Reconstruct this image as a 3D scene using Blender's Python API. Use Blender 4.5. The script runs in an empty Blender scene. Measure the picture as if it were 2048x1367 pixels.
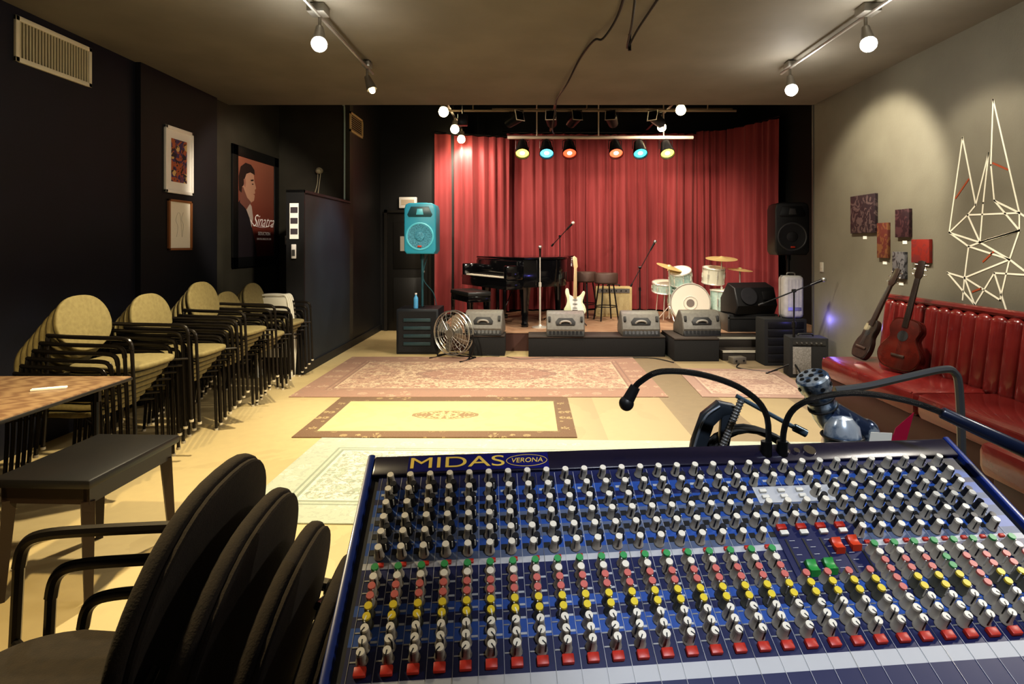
import bpy, bmesh, math, random
from mathutils import Vector, Matrix, Euler
random.seed(4)
SC = bpy.context.scene
COL = SC.collection
R = math.radians
try:
    SC.view_settings.view_transform = 'Standard'
    SC.view_settings.look = 'Medium High Contrast'
except Exception: pass

# ------------------------------------------------------------------ materials
MC = {}
def mat(name, col=(.5,.5,.5), rough=.6, metal=0., col2=None, nscale=8., bump=0., bscale=60., emit=None, estr=0., coat=0., lo=.35, hi=.65):
    if name in MC: return MC[name]
    m = bpy.data.materials.new(name); m.use_nodes = True
    nt = m.node_tree; b = nt.nodes['Principled BSDF']
    b.inputs['Base Color'].default_value = (*col,1)
    b.inputs['Roughness'].default_value = rough
    b.inputs['Metallic'].default_value = metal
    if coat: b.inputs['Coat Weight'].default_value = coat
    tc = nt.nodes.new('ShaderNodeTexCoord')
    if col2:
        n = nt.nodes.new('ShaderNodeTexNoise'); n.inputs['Scale'].default_value = nscale; n.inputs['Detail'].default_value = 5
        nt.links.new(tc.outputs['Object'], n.inputs['Vector'])
        r = nt.nodes.new('ShaderNodeValToRGB')
        r.color_ramp.elements[0].position = lo; r.color_ramp.elements[0].color = (*col,1)
        r.color_ramp.elements[1].position = hi; r.color_ramp.elements[1].color = (*col2,1)
        nt.links.new(n.outputs['Fac'], r.inputs['Fac']); nt.links.new(r.outputs['Color'], b.inputs['Base Color'])
    if bump:
        n = nt.nodes.new('ShaderNodeTexNoise'); n.inputs['Scale'].default_value = bscale; n.inputs['Detail'].default_value = 4
        nt.links.new(tc.outputs['Object'], n.inputs['Vector'])
        bp = nt.nodes.new('ShaderNodeBump'); bp.inputs['Strength'].default_value = bump; bp.inputs['Distance'].default_value = .01
        nt.links.new(n.outputs['Fac'], bp.inputs['Height']); nt.links.new(bp.outputs['Normal'], b.inputs['Normal'])
    if emit:
        b.inputs['Emission Color'].default_value = (*emit,1); b.inputs['Emission Strength'].default_value = estr
    MC[name] = m
    return m

class NT:
    def __init__(s, name):
        s.m = bpy.data.materials.new(name); s.m.use_nodes = True; s.t = s.m.node_tree; s.b = s.t.nodes['Principled BSDF']
        s.tc = s.t.nodes.new('ShaderNodeTexCoord')
    def set(s, sock, v):
        if isinstance(v, bpy.types.NodeSocket): s.t.links.new(v, sock)
        elif isinstance(v, tuple): sock.default_value = (*v,1) if len(v)==3 and sock.type=='RGBA' else v
        else: sock.default_value = v
    def math(s, op, a, b=0., c=None, clamp=False):
        n = s.t.nodes.new('ShaderNodeMath'); n.operation = op; n.use_clamp = clamp
        s.set(n.inputs[0], a); s.set(n.inputs[1], b)
        if c is not None: s.set(n.inputs[2], c)
        return n.outputs[0]
    def mix(s, f, a, b):
        n = s.t.nodes.new('ShaderNodeMix'); n.data_type = 'RGBA'
        s.set(n.inputs[0], f); s.set(n.inputs[6], a); s.set(n.inputs[7], b)
        return n.outputs[2]
    def noise(s, scale, vec=None, detail=4, dist=0.):
        n = s.t.nodes.new('ShaderNodeTexNoise'); n.inputs['Scale'].default_value = scale; n.inputs['Detail'].default_value = detail
        n.inputs['Distortion'].default_value = dist
        s.t.links.new(vec or s.tc.outputs['Object'], n.inputs['Vector']); return n.outputs['Fac']
    def vor(s, scale, vec=None, feat='F1'):
        n = s.t.nodes.new('ShaderNodeTexVoronoi'); n.inputs['Scale'].default_value = scale; n.feature = feat
        s.t.links.new(vec or s.tc.outputs['Object'], n.inputs['Vector']); return n.outputs['Distance']
    def gt(s, a, b): return s.math('GREATER_THAN', a, b)
    def lt(s, a, b): return s.math('LESS_THAN', a, b)

def rug_mat(name, W, H, base, base2, border, motif, bw=.25, med=.35, dens=.5, plain=False, vs=9., bmix=.9, wear=.45):
    n = NT(name)
    sp = n.t.nodes.new('ShaderNodeSeparateXYZ'); n.t.links.new(n.tc.outputs['Object'], sp.inputs[0])
    ax = n.math('ABSOLUTE', sp.outputs[0]); ay = n.math('ABSOLUTE', sp.outputs[1])
    dx = n.math('SUBTRACT', W/2, ax); dy = n.math('SUBTRACT', H/2, ay)
    d = n.math('MINIMUM', dx, dy)
    cv = n.t.nodes.new('ShaderNodeCombineXYZ'); n.t.links.new(ax, cv.inputs[0]); n.t.links.new(ay, cv.inputs[1]); cv=cv.outputs[0]
    f1 = n.noise(vs*1.2, cv, 3, 2.5); f2 = n.vor(vs*1.6, cv); f3 = n.noise(vs*4, cv, 2, 1.)
    fld = n.mix(n.gt(n.noise(vs*.5, cv, 2, 1.5), .5), base, base2)
    if not plain:
        vine = n.lt(n.math('ABSOLUTE', n.math('SUBTRACT', f1, .5)), .030)
        fld = n.mix(n.math('MULTIPLY', vine, dens), fld, motif)
        fl = n.math('MULTIPLY', n.lt(f2, .34), n.gt(f2, .15)); fld = n.mix(n.math('MULTIPLY', fl, dens), fld, border)
        fld = n.mix(n.math('MULTIPLY', n.gt(f3,.54), dens*.8), fld, motif)
    ell = n.math('ADD', n.math('POWER', n.math('DIVIDE', ax, med), 2.), n.math('POWER', n.math('DIVIDE', ay, med*.42), 2.))
    wob = n.math('ADD', ell, n.math('MULTIPLY', n.noise(14., cv), .7))
    inner = n.math('MULTIPLY', n.lt(wob, 1.2), n.gt(n.noise(24.,cv,2,1.), .47))
    fld = n.mix(n.math('MULTIPLY', inner, .8), fld, border)
    ring = n.math('MULTIPLY', n.lt(wob, 1.45), n.gt(wob, 1.25))
    fld = n.mix(n.math('MULTIPLY',ring,.8), fld, motif)
    motf = n.math('MULTIPLY', n.lt(n.vor(vs*1.1, cv), .34), n.gt(n.noise(vs*4., cv, 2, 1.), .48))
    bp = n.mix(n.math('MULTIPLY', motf, .6), border, base)
    bp = n.mix(n.math('MULTIPLY', n.gt(f3,.57), .5), bp, motif)
    bp = n.mix(1-bmix, bp, base)
    col = n.mix(n.lt(d, bw), fld, bp)
    for a, b in ((bw-.02, bw),(bw*.78,bw*.84)):
        k = n.math('MULTIPLY', n.gt(d, a), n.lt(d, b)); col = n.mix(n.math('MULTIPLY',k,.8), col, motif)
    k = n.math('MULTIPLY', n.gt(d, bw), n.lt(d, bw+.02)); col = n.mix(n.math('MULTIPLY',k,.6), col, base)
    col = n.mix(n.math('MULTIPLY', n.noise(1.6, detail=6), wear), col, tuple(.6*x+.4*y for x,y in zip(base,border)))
    col = n.mix(n.math('MULTIPLY', n.noise(120.), .25), col, base)
    n.t.links.new(col, n.b.inputs['Base Color']); n.b.inputs['Roughness'].default_value = .95
    return n.m

# ------------------------------------------------------------------ mesh builder
def catmull(pts, k=6):
    P = [Vector(p) for p in pts]
    if len(P) < 3: return P
    out = []
    for i in range(len(P)-1):
        p0 = P[max(i-1,0)]; p1 = P[i]; p2 = P[i+1]; p3 = P[min(i+2,len(P)-1)]
        for j in range(k):
            t = j/k
            out.append(.5*((2*p1)+(p2-p0)*t+(2*p0-5*p1+4*p2-p3)*t*t+(3*p1-p0-3*p2+p3)*t**3))
    out.append(P[-1]); return out

class B:
    def __init__(s): s.bm = bmesh.new()
    def _merge(s, tb, M=None, mi=0):
        if M is not None: bmesh.ops.transform(tb, matrix=M, verts=tb.verts)
        for f in tb.faces: f.material_index = mi
        me = bpy.data.meshes.new('tmp'); tb.to_mesh(me); tb.free()
        s.bm.from_mesh(me); bpy.data.meshes.remove(me); return s
    def box(s, c, sz, mi=0, bev=0., rot=None, seg=2, M=None):
        tb = bmesh.new(); bmesh.ops.create_cube(tb, size=1)
        bmesh.ops.scale(tb, vec=sz, verts=tb.verts)
        if bev: bmesh.ops.bevel(tb, geom=tb.edges[:], offset=bev, segments=seg, profile=.5, affect='EDGES')
        T_ = Matrix.Translation(c)
        if rot: T_ = T_ @ Euler(rot).to_matrix().to_4x4()
        if M is not None: T_ = M @ T_
        return s._merge(tb, T_, mi)
    def bx(s, x0,x1,y0,y1,z0,z1, mi=0, bev=0.):
        return s.box(((x0+x1)/2,(y0+y1)/2,(z0+z1)/2),(x1-x0,y1-y0,z1-z0),mi,bev)
    def cyl(s, p0, p1, r0, r1=None, n=16, mi=0, bev=0.):
        r1 = r0 if r1 is None else r1
        p0 = Vector(p0); p1 = Vector(p1); d = p1-p0
        tb = bmesh.new(); bmesh.ops.create_cone(tb, cap_ends=True, segments=n, radius1=r0, radius2=r1, depth=d.length)
        if bev: bmesh.ops.bevel(tb, geom=[e for e in tb.edges if len(e.link_faces)==2 and any(len(f.verts)>4 for f in e.link_faces)], offset=bev, segments=2, profile=.5, affect='EDGES')
        M = Matrix.Translation((p0+p1)/2) @ Vector((0,0,1)).rotation_difference(d.normalized()).to_matrix().to_4x4()
        return s._merge(tb, M, mi)
    def sph(s, c, r, mi=0, sc=(1,1,1), u=14, v=10):
        tb = bmesh.new(); bmesh.ops.create_uvsphere(tb, u_segments=u, v_segments=v, radius=r)
        return s._merge(tb, Matrix.Translation(c) @ Matrix.Diagonal((*sc,1)), mi)
    def tube(s, pts, r, n=8, mi=0, smooth=True, closed=False, k=6):
        P = catmull(pts,k) if smooth else [Vector(p) for p in pts]
        tb = bmesh.new(); rings = []
        N = len(P); prev = None
        for i,p in enumerate(P):
            if closed: t = P[(i+1)%N]-P[i-1]
            else: t = P[min(i+1,N-1)]-P[max(i-1,0)]
            t.normalize()
            if prev is None:
                a = Vector((0,0,1)) if abs(t.z)<.9 else Vector((1,0,0))
                u = t.cross(a).normalized()
            else:
                u = (prev - t*prev.dot(t)).normalized()
            prev = u; v = t.cross(u)
            rings.append([tb.verts.new(p+(u*math.cos(2*math.pi*j/n)+v*math.sin(2*math.pi*j/n))*r) for j in range(n)])
        for i in range(N if closed else N-1):
            a = rings[i]; b = rings[(i+1)%N]
            for j in range(n): tb.faces.new((a[j],a[(j+1)%n],b[(j+1)%n],b[j]))
        if not closed:
            tb.faces.new(rings[0][::-1]); tb.faces.new(rings[-1])
        return s._merge(tb, None, mi)
    def ring(s, c, r, tr, axis=(0,0,1), n=28, m=6, mi=0, sc=(1,1)):
        q = Vector((0,0,1)).rotation_difference(Vector(axis).normalized()).to_matrix()
        pts = [Vector(c)+q@Vector((r*sc[0]*math.cos(2*math.pi*i/n), r*sc[1]*math.sin(2*math.pi*i/n),0)) for i in range(n)]
        return s.tube(pts, tr, m, mi, smooth=False, closed=True)
    def lathe(s, prof, n=24, mi=0, M=None, cap=True):
        tb = bmesh.new(); rings = []
        for r,z in prof:
            r = max(r,1e-5)
            rings.append([tb.verts.new((r*math.cos(2*math.pi*j/n), r*math.sin(2*math.pi*j/n), z)) for j in range(n)])
        for a,b in zip(rings,rings[1:]):
            for j in range(n): tb.faces.new((a[j],a[(j+1)%n],b[(j+1)%n],b[j]))
        if cap and prof[0][0]>1e-4: tb.faces.new(rings[0][::-1])
        if cap and prof[-1][0]>1e-4: tb.faces.new(rings[-1])
        return s._merge(tb, M, mi)
    def prism(s, pts, t, M=None, mi=0, bev=0., seg=2):
        tb = bmesh.new(); vs = [tb.verts.new((x,y,0)) for x,y in pts]
        f = tb.faces.new(vs)
        r = bmesh.ops.extrude_face_region(tb, geom=[f])
        bmesh.ops.translate(tb, vec=(0,0,t), verts=[v for v in r['geom'] if isinstance(v,bmesh.types.BMVert)])
        bmesh.ops.recalc_face_normals(tb, faces=tb.faces)
        if bev:
            ed = [e for e in tb.edges if abs((e.verts[0].co-e.verts[1].co).z)<1e-6]
            bmesh.ops.bevel(tb, geom=ed, offset=bev, segments=seg, profile=.5, affect='EDGES')
        return s._merge(tb, M, mi)
    def out(s, name, mats, parent=None, label=None, cat=None, loc=None, rot=None, smooth=True, kind=None, group=None):
        me = bpy.data.meshes.new(name); s.bm.to_mesh(me); s.bm.free()
        if not isinstance(mats,(list,tuple)): mats = [mats]
        for m in mats: me.materials.append(m)
        if smooth:
            me.polygons.foreach_set('use_smooth',[True]*len(me.polygons))
            try: me.set_sharp_from_angle(angle=R(38))
            except Exception: pass
        o = bpy.data.objects.new(name, me); COL.objects.link(o)
        if parent: o.parent = parent
        if loc: o.location = loc
        if rot: o.rotation_euler = rot
        if label: o['label'] = label
        if cat: o['category'] = cat
        if kind: o['kind'] = kind
        if group: o['group'] = group
        return o

def T(name, label, cat, loc=(0,0,0), rz=0., group=None, rot=None, M=None):
    e = bpy.data.objects.new(name, None); e.empty_display_size = .1; COL.objects.link(e)
    e.location = loc; e.rotation_euler = rot or (0,0,R(rz))
    if M is not None: e.matrix_world = M
    e['label'] = label; e['category'] = cat
    if group: e['group'] = group
    return e
def dup(t, loc, rot=None, label=None):
    n = t.copy(); COL.objects.link(n); n.location = loc
    if rot is not None: n.rotation_euler = rot
    if label: n['label'] = label
    def rec(src, dst):
        for c in src.children:
            k = c.copy(); COL.objects.link(k); k.parent = dst; rec(c, k)
    rec(t, n); return n
def wall(name, x0,x1,y0,y1,z0,z1, m):
    b = B(); b.bx(x0,x1,y0,y1,z0,z1); return b.out(name, m, kind='structure', smooth=False)
def text(body, size, m, parent, loc, rot, name='lettering', ext=.0004, shear=0., sx=1., bold=0.):
    cu = bpy.data.curves.new('t','FONT'); cu.body = body; cu.size = size; cu.extrude = ext; cu.align_x='CENTER'; cu.align_y='CENTER'; cu.shear = shear; cu.offset = bold
    o = bpy.data.objects.new('t',cu); COL.objects.link(o)
    dg = bpy.context.evaluated_depsgraph_get()
    me = bpy.data.meshes.new_from_object(o.evaluated_get(dg)); bpy.data.objects.remove(o)
    me.materials.clear(); me.materials.append(m)
    n = bpy.data.objects.new(name, me); COL.objects.link(n); n.parent = parent; n.location = loc; n.rotation_euler = rot; n.scale=(sx,1,1)
    return n

# ------------------------------------------------------------------ palette
black = mat('black_paint',(.010,.010,.011),.5)
blackg = mat('black_gloss',(.004,.004,.005),.12,coat=.5)
blackm = mat('black_metal',(.018,.018,.020),.35,.6)
blackfab = mat('black_fabric',(.012,.012,.013),.9,bump=.4,bscale=200)
chrome = mat('chrome',(.78,.78,.78),.18,1.)
steel = mat('dull_steel',(.4,.4,.4),.35,.9)
white = mat('white_paint',(.75,.73,.7),.5)
cream = mat('cream_tape',(.72,.69,.58),.7)
paper = mat('white_paper',(.8,.79,.75),.8)
wallblk = mat('wall_navy_black',(.0032,.0040,.0100),.6,col2=(.0050,.0060,.015),nscale=3,bump=.08,bscale=90)
wallbrn = mat('wall_charcoal',(.030,.027,.018),.65,col2=(.040,.036,.025),nscale=3,bump=.08,bscale=90)
wallgry = mat('wall_olive_grey',(.130,.120,.092),.7,col2=(.155,.145,.112),nscale=2,bump=.08,bscale=90)
ceilm = mat('ceiling_grey',(.18,.165,.136),.75,col2=(.21,.192,.16),nscale=2,bump=.06,bscale=60)
stgblk = mat('stage_black',(.004,.004,.004),.8)
partm = mat('partition_charcoal',(.014,.018,.021),.55,col2=(.020,.026,.030),nscale=2)

# ------------------------------------------------------------------ room shell
XL=-3.56; XR=3.34; YS=6.7; ZC=3.1
n = NT('floor_concrete')
f1 = n.noise(1.1,detail=6,dist=.6); f2 = n.noise(14.,detail=8)
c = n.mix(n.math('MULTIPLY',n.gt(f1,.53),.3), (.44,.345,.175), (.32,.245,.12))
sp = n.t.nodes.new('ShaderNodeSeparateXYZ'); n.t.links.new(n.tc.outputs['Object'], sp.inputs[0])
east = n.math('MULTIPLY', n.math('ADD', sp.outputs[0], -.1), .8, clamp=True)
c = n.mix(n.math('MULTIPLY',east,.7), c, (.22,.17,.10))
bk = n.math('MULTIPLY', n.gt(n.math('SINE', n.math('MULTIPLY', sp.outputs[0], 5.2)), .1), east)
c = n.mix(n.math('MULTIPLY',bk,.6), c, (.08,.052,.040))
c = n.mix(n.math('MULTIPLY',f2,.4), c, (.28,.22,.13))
n.t.links.new(c, n.b.inputs['Base Color']); n.b.inputs['Roughness'].default_value=.6
floorm = n.m
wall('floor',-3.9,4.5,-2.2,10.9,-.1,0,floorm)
wall('ceiling',-3.9,4.4,-2.2,YS,ZC,4.2,ceilm)
wall('ceiling_stage',-3.9,4.5,YS,10.9,4.1,4.2,stgblk)
wall('wall_left',XL-.2,XL,-2.2,8.05,0,4.1,wallblk)
wall('trim_1',XL,XL+.05,5.13,6.38,0,ZC,mat('pier_black',(.007,.007,.010),.6))
wall('trim_2',XL,XL+.012,6.38,8.05,0,4.1,wallbrn)
wall('wall_alcove',XL-.2,-2.55,8.05,8.2,0,4.1,wallbrn)
wall('wall_passage',-2.70,-2.55,8.2,9.7,0,4.1,black)
wall('wall_partition',-2.71,-2.55,6.4,8.05,0,2.04,partm)
b=B(); b.bx(-2.73,-2.53,6.37,8.05,2.04,2.07); b.bx(-2.73,-2.53,6.37,6.40,0,2.07); b.out('trim_3',black,kind='structure')
wall('wall_rear_passage',-2.70,-1.3,9.7,9.85,0,4.1,black)
wall('wall_back',-1.45,4.5,10.6,10.8,0,4.1,stgblk)
wall('wall_return',-1.45,-1.31,9.85,10.6,0,4.1,stgblk)
wall('wall_right',XR,4.4,-2.2,YS,0,ZC,wallgry)
wall('wall_stage_right',4.2,4.4,YS,10.6,0,4.1,stgblk)
wall('wall_rear',-3.9,4.4,-2.35,-2.2,0,3.1,wallbrn)
b=B(); b.bx(-2.549,-2.53,6.4,9.7,0,.1); b.out('baseboard_left',black,kind='structure')
b=B(); b.bx(XR-.015,XR,-2.2,6.7,0,.1); b.out('baseboard_right',black,kind='structure')
b=B(); b.bx(XR-.012,XR+.02,YS-.012,YS+.02,0,ZC); b.out('trim_4',mat('bead',(.07,.065,.055),.5),kind='structure')
b=B(); b.bx(-2.42,-1.72,9.66,9.695,0,2.0,0,.004)
for z0,z1 in ((.15,.9),(1.05,1.85)): b.bx(-2.32,-1.82,9.645,9.66,z0,z1,0,.006)
b.bx(-2.47,-2.42,9.63,9.695,0,2.05,1); b.bx(-1.72,-1.67,9.63,9.695,0,2.05,1); b.bx(-2.47,-1.67,9.63,9.695,2.0,2.05,1)
b.sph((-1.80,9.60,1.0),.03,2); b.cyl((-1.80,9.60,1.0),(-1.80,9.66,1.0),.012,mi=2)
b.bx(-2.2,-2.1,9.640,9.645,1.35,1.6,3)
b.out('door_1',[mat('door_black',(.008,.007,.006),.45),mat('door_frame',(.014,.012,.010),.4),steel,mat('door_notice',(.3,.28,.25),.7)],kind='structure')
wood = mat('stage_deck',(.32,.19,.12),.55,col2=(.40,.26,.17),nscale=6)
b=B(); b.bx(-1.1,4.2,7.8,10.59,0,.245,1); b.bx(-1.3,-1.1,8.4,10.59,0,.245,1); b.bx(-1.1,4.2,7.79,10.59,.245,.26,0); b.bx(-1.3,-1.1,8.4,10.59,.245,.26,0)
b.out('stage_platform',[wood,mat('stage_front',(.07,.03,.024),.7)],label='low wooden stage platform with worn tan deck and dark front',cat='stage',smooth=False)
for i,(x0,x1,y0,z1) in enumerate(((-.80,-.33,7.45,.27),(-.02,1.76,7.40,.265),(1.80,2.36,7.10,.29),)):
    b=B(); b.bx(x0,x1,y0,7.785,0,z1-.02,0,.006); b.bx(x0,x1,y0-.01,7.785,z1-.02,z1,1,.004)
    b.out('stage_riser' if i==0 else 'stage_riser.%03d'%i,[blackfab,mat('riser_top',(.04,.03,.025),.7)],label='low black carpeted riser box butted against the stage front',cat='platform',group='black risers along the stage front')
b=B()
b.bx(2.42,3.05,7.15,7.78,0,.12,0,.006); b.bx(2.42,3.05,7.45,7.78,.12,.24,0,.006); b.bx(2.42,3.05,7.14,7.17,.10,.125,1); b.bx(2.42,3.05,7.44,7.47,.22,.245,1)
b.out('stage_steps',[mat('step_brown',(.03,.024,.02),.7),mat('nosing',(.45,.42,.35),.5)],label='two-step black stage stairs with pale nosing strips',cat='stairs')

# ------------------------------------------------------------------ rugs
def rug(name,label,cx,cy,W,H,rz,m,z=0.):
    b=B(); b.box((0,0,.004),(W,H,.008),0,.002); b.out(name,m,label=label,cat='rug',loc=(cx,cy,z),rot=(0,0,R(rz)))
rug('area_rug','large faded rose and brown patterned oriental rug before the stage',-.49,6.39,3.62,1.94,0,rug_mat('rug_red',3.62,1.94,(.47,.35,.24),(.37,.235,.17),(.19,.085,.070),(.13,.065,.060),.32,.75,dens=.7,vs=5.5,bmix=.85,wear=.25))
rug('area_rug','beige rug with dark burgundy border and central medallion',-.72,4.84,2.15,1.12,0,rug_mat('rug_beige',2.15,1.12,(.50,.395,.19),(.47,.37,.175),(.075,.028,.026),(.075,.036,.03),.14,.27,dens=.2,plain=True,vs=9,bmix=1.,wear=.12))
rug('area_rug','worn pale grey and ivory floral oriental rug near mixing desk',.27,3.57,3.70,1.30,-1.5,rug_mat('rug_ivory',3.70,1.30,(.54,.51,.43),(.42,.42,.35),(.20,.27,.20),(.11,.15,.115),.26,.9,dens=.70,vs=7,bmix=.7,wear=.15))
rug('area_rug','faded pink rug beside the small amplifier',2.25,6.02,1.15,1.25,-3,rug_mat('rug_pink',1.15,1.25,(.44,.33,.25),(.36,.25,.19),(.20,.11,.095),(.17,.09,.08),.12,.3,dens=.6,vs=7,bmix=.8,wear=.3))

# ------------------------------------------------------------------ stacking chairs
tubem = mat('chair_tube',(.018,.015,.013),.3,.5)
olive = mat('olive_fabric',(.155,.125,.054),.85,col2=(.190,.155,.068),nscale=40,bump=.2,bscale=300)
shadef = mat('fabric_painted_shade',(.013,.009,.006),.95,col2=(.019,.013,.008),nscale=40,bump=.2,bscale=300)  # shade put into the colour: darker copy of the chair fabric
backsh = mat('back_shell',(.05,.038,.02),.7)
capm = mat('chair_glide',(.45,.4,.3),.4)
def chair_meshes(um, label, loc, rz, group, bk=1.):
    t = T('stacking_chair', label, 'chair', loc, rz, group)
    pts=[]
    for i in range(40):
        a=2*math.pi*i/40; c_,s_=math.cos(a),math.sin(a)
        pts.append((.235*math.copysign(abs(c_)**.55,c_),.235*math.copysign(abs(s_)**.55,s_)*(1 if c_>0 else .93)))
    b=B(); b.prism(pts,.034,Matrix.Translation((.02,0,.437)),0,.013,3); b.prism([(x*.9,y*.9) for x,y in pts],.008,Matrix.Translation((.02,0,.43)),1)
    b.out('seat',[um,black],t)
    pts=[]
    for i in range(44):
        a=2*math.pi*i/44; c_,s_=math.cos(a),math.sin(a)
        w=(.22 if s_>0 else .22-.05*(-s_))*bk
        pts.append((w*math.copysign(abs(c_)**.8,c_), (.19*s_ if s_>0 else .16*bk*math.copysign(abs(s_)**.7,s_))))
    A=Matrix(((0,0,1,0),(1,0,0,0),(0,1,0,0),(0,0,0,1)))
    M = Matrix.Translation((-.235,0,.685)) @ Matrix.Rotation(R(-12),4,'Y') @ A
    b=B(); b.prism(pts,.026,M,0,.010,3)
    M2 = Matrix.Translation((-.245,0,.685)) @ Matrix.Rotation(R(-12),4,'Y') @ A
    b.prism([(x*.96,y*.96) for x,y in pts],.011,M2,1,.003,1)
    b.out('backrest',[um,backsh if um is olive else shadef],t)
    for sy in (-1,1):
        b=B(); b.tube([(.285,.27*sy,0),(.275,.27*sy,.3),(.262,.27*sy,.58)],.0105,8,0); b.cyl((.285,.27*sy,0),(.285,.27*sy,.015),.014,mi=1,n=10)
        b.cyl((.27,.27*sy,.425),(.18,.2*sy,.43),.008,n=8)
        b.out('leg',[tubem,capm],t)
        b=B(); b.tube([(-.27,.25*sy,0),(-.25,.25*sy,.3),(-.245,.25*sy,.6),(-.25,.235*sy,.66)],.0105,8,0); b.cyl((-.27,.25*sy,0),(-.27,.25*sy,.015),.014,mi=1,n=10)
        b.cyl((-.25,.25*sy,.425),(-.15,.19*sy,.43),.008,n=8); b.cyl((-.25,.24*sy,.64),(-.245,.17*sy,.66),.008,n=8)
        b.out('leg',[tubem,capm],t)
        b=B(); b.tube([(.262,.27*sy,.58),(.25,.27*sy,.625),(.21,.27*sy,.645),(.1,.27*sy,.65),(-.1,.262*sy,.655),(-.2,.255*sy,.66),(-.25,.24*sy,.66)],.0125,8)
        b.out('armrest',tubem,t)
    return t
G='olive stacking armchairs along the dark wall'
lab='olive stacking armchair with dark tube frame against the wall'
top = None
for (xb,yb,nst) in ((-2.56,3.55,7),(-2.56,4.19,6),(-2.56,4.86,7),(-2.66,5.45,4),(-2.69,6.02,5)):
    for k in range(nst):
        j = nst-1-k
        loc=(xb-.037*j, yb+random.uniform(-.005,.005), .044*k)
        if top is None: top = chair_meshes(olive, lab, loc, 0, G)
        else: dup(top, loc)
G2='shade-coloured stacking armchairs beside the mixing desk'
lab2='stacking armchair darkened for shade, black tube arms, beside mixing desk'
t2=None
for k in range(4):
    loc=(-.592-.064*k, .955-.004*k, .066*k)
    if t2 is None: t2=chair_meshes(shadef,lab2,loc,185,G2,1.06)
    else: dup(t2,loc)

foldm=mat('white_plastic',(.6,.57,.48),.4)
fc=None
for k in range(4):
    loc=(-2.64, 6.32-.045*k, 0)
    if fc is None:
        fc=T('folding_chair','folded white plastic chair standing on edge against the partition','chair',loc,0,'folded white chairs by the partition')
        b=B(); b.tube([(.02,0,.0),(.04,0,.45),(.0,0,.86),(-.10,0,.90),(-.30,0,.90),(-.38,0,.86),(-.36,0,.45),(-.34,0,0)],.012,8); b.out('frame',foldm,fc)
        b=B(); b.box((-.17,0,.80),(.34,.02,.16),0,.009); b.out('backrest',foldm,fc)
        b=B(); b.box((-.17,.0,.42),(.34,.022,.38),0,.01); b.out('seat',foldm,fc)
    else: dup(fc,loc)

# ------------------------------------------------------------------ folding table + bench at the left
woodt = NT('table_woodgrain')
w1 = woodt.t.nodes.new('ShaderNodeTexWave'); w1.inputs['Scale'].default_value=3; w1.inputs['Distortion'].default_value=9; w1.inputs['Detail'].default_value=3
mp=woodt.t.nodes.new('ShaderNodeMapping'); mp.inputs['Scale'].default_value=(1,6,1); woodt.t.links.new(woodt.tc.outputs['Object'],mp.inputs[0]); woodt.t.links.new(mp.outputs[0],w1.inputs['Vector'])
c=woodt.mix(w1.outputs['Fac'],(.17,.10,.06),(.27,.175,.10)); woodt.t.links.new(c,woodt.b.inputs['Base Color']); woodt.b.inputs['Roughness'].default_value=.3
woodt=woodt.m
t=T('work_table','folding table with brown woodgrain laminate top and black edge','table',(-2.75,2.25,0))
b=B(); b.bx(-.60,.60,-.9,.82,.72,.745,0,.004); b.bx(-.605,.605,-.905,.825,.722,.738,1,.004); b.out('tabletop',[woodt,black],t)
for sx in (-.5,.5):
    for sy in (-.78,.7):
        b=B(); b.tube([(sx,sy,.72),(sx,sy,0)],.014,8,smooth=False); b.out('leg',blackm,t)
b=B(); b.bx(-.52,.52,-.79,-.77,.64,.71); b.bx(-.52,.52,.69,.71,.64,.71); b.out('apron',blackm,t)
b=B(); b.box((0,0,.005),(.14,.03,.01),0,.003); b.out('paper_strip',paper,label='small white paper strip lying on the woodgrain table',cat='paper',loc=(-2.35,2.78,.745),rot=(0,0,R(25)))
t=T('wooden_bench','black-topped dark wooden bench with four tapered legs','bench',(-1.96,2.56,0),-2)
b=B(); b.bx(-.21,.21,-.28,.28,.47,.51,0,.012); b.out('seat',mat('bench_vinyl',(.010,.0095,.010),.4),t)
bwood=mat('bench_wood',(.018,.010,.007),.4)
b=B(); b.bx(-.18,.18,-.25,-.225,.40,.47); b.bx(-.18,.18,.225,.25,.40,.47); b.bx(-.185,-.16,-.25,.25,.40,.47); b.bx(.16,.185,-.25,.25,.40,.47); b.out('apron',bwood,t)
for sx in (-1,1):
    for sy in (-1,1):
        b=B(); b.cyl((.165*sx,.235*sy,.41),(.185*sx,.255*sy,0),.032,.020,4); b.out('leg',bwood,t)

# ------------------------------------------------------------------ wall things, left
t=T('air_vent','cream louvred ventilation grille high on the dark wall','vent',(XL,4.26,2.88))
b=B(); w,h=.34,.16
vc=mat('vent_cream',(.70,.65,.48),.5)
b.bx(0,.02,-w,w,h-.035,h,0,.003); b.bx(0,.02,-w,w,-h,-h+.035,0,.003); b.bx(0,.02,-w,-w+.03,-h,h,0,.003); b.bx(0,.02,w-.03,w,-h,h,0,.003); b.out('frame',vc,t)
b=B()
for i in range(24): b.box((.008,-.30+.6*i/23,0),(.014,.010,.26),0)
b.bx(0,.002,-.31,.31,-.13,.13,1); b.out('louvres',[mat('vent_slat',(.55,.50,.33),.5),mat('vent_back',(.08,.07,.045),.6)],t)
t=T('air_vent','small louvred ventilation grille high on the black passage wall','vent',(-2.55,8.33,3.2))
b=B(); b.bx(0,.02,-.3,.3,.11,.14,0); b.bx(0,.02,-.3,.3,-.14,-.11); b.bx(0,.02,-.3,-.27,-.14,.14); b.bx(0,.02,.27,.3,-.14,.14)
for i in range(7): b.box((.008,0,-.09+.03*i),(.016,.54,.005),0,0,(0,R(30),0))
b.out('grille',mat('vent_tan',(.55,.42,.22),.5),t)
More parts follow.
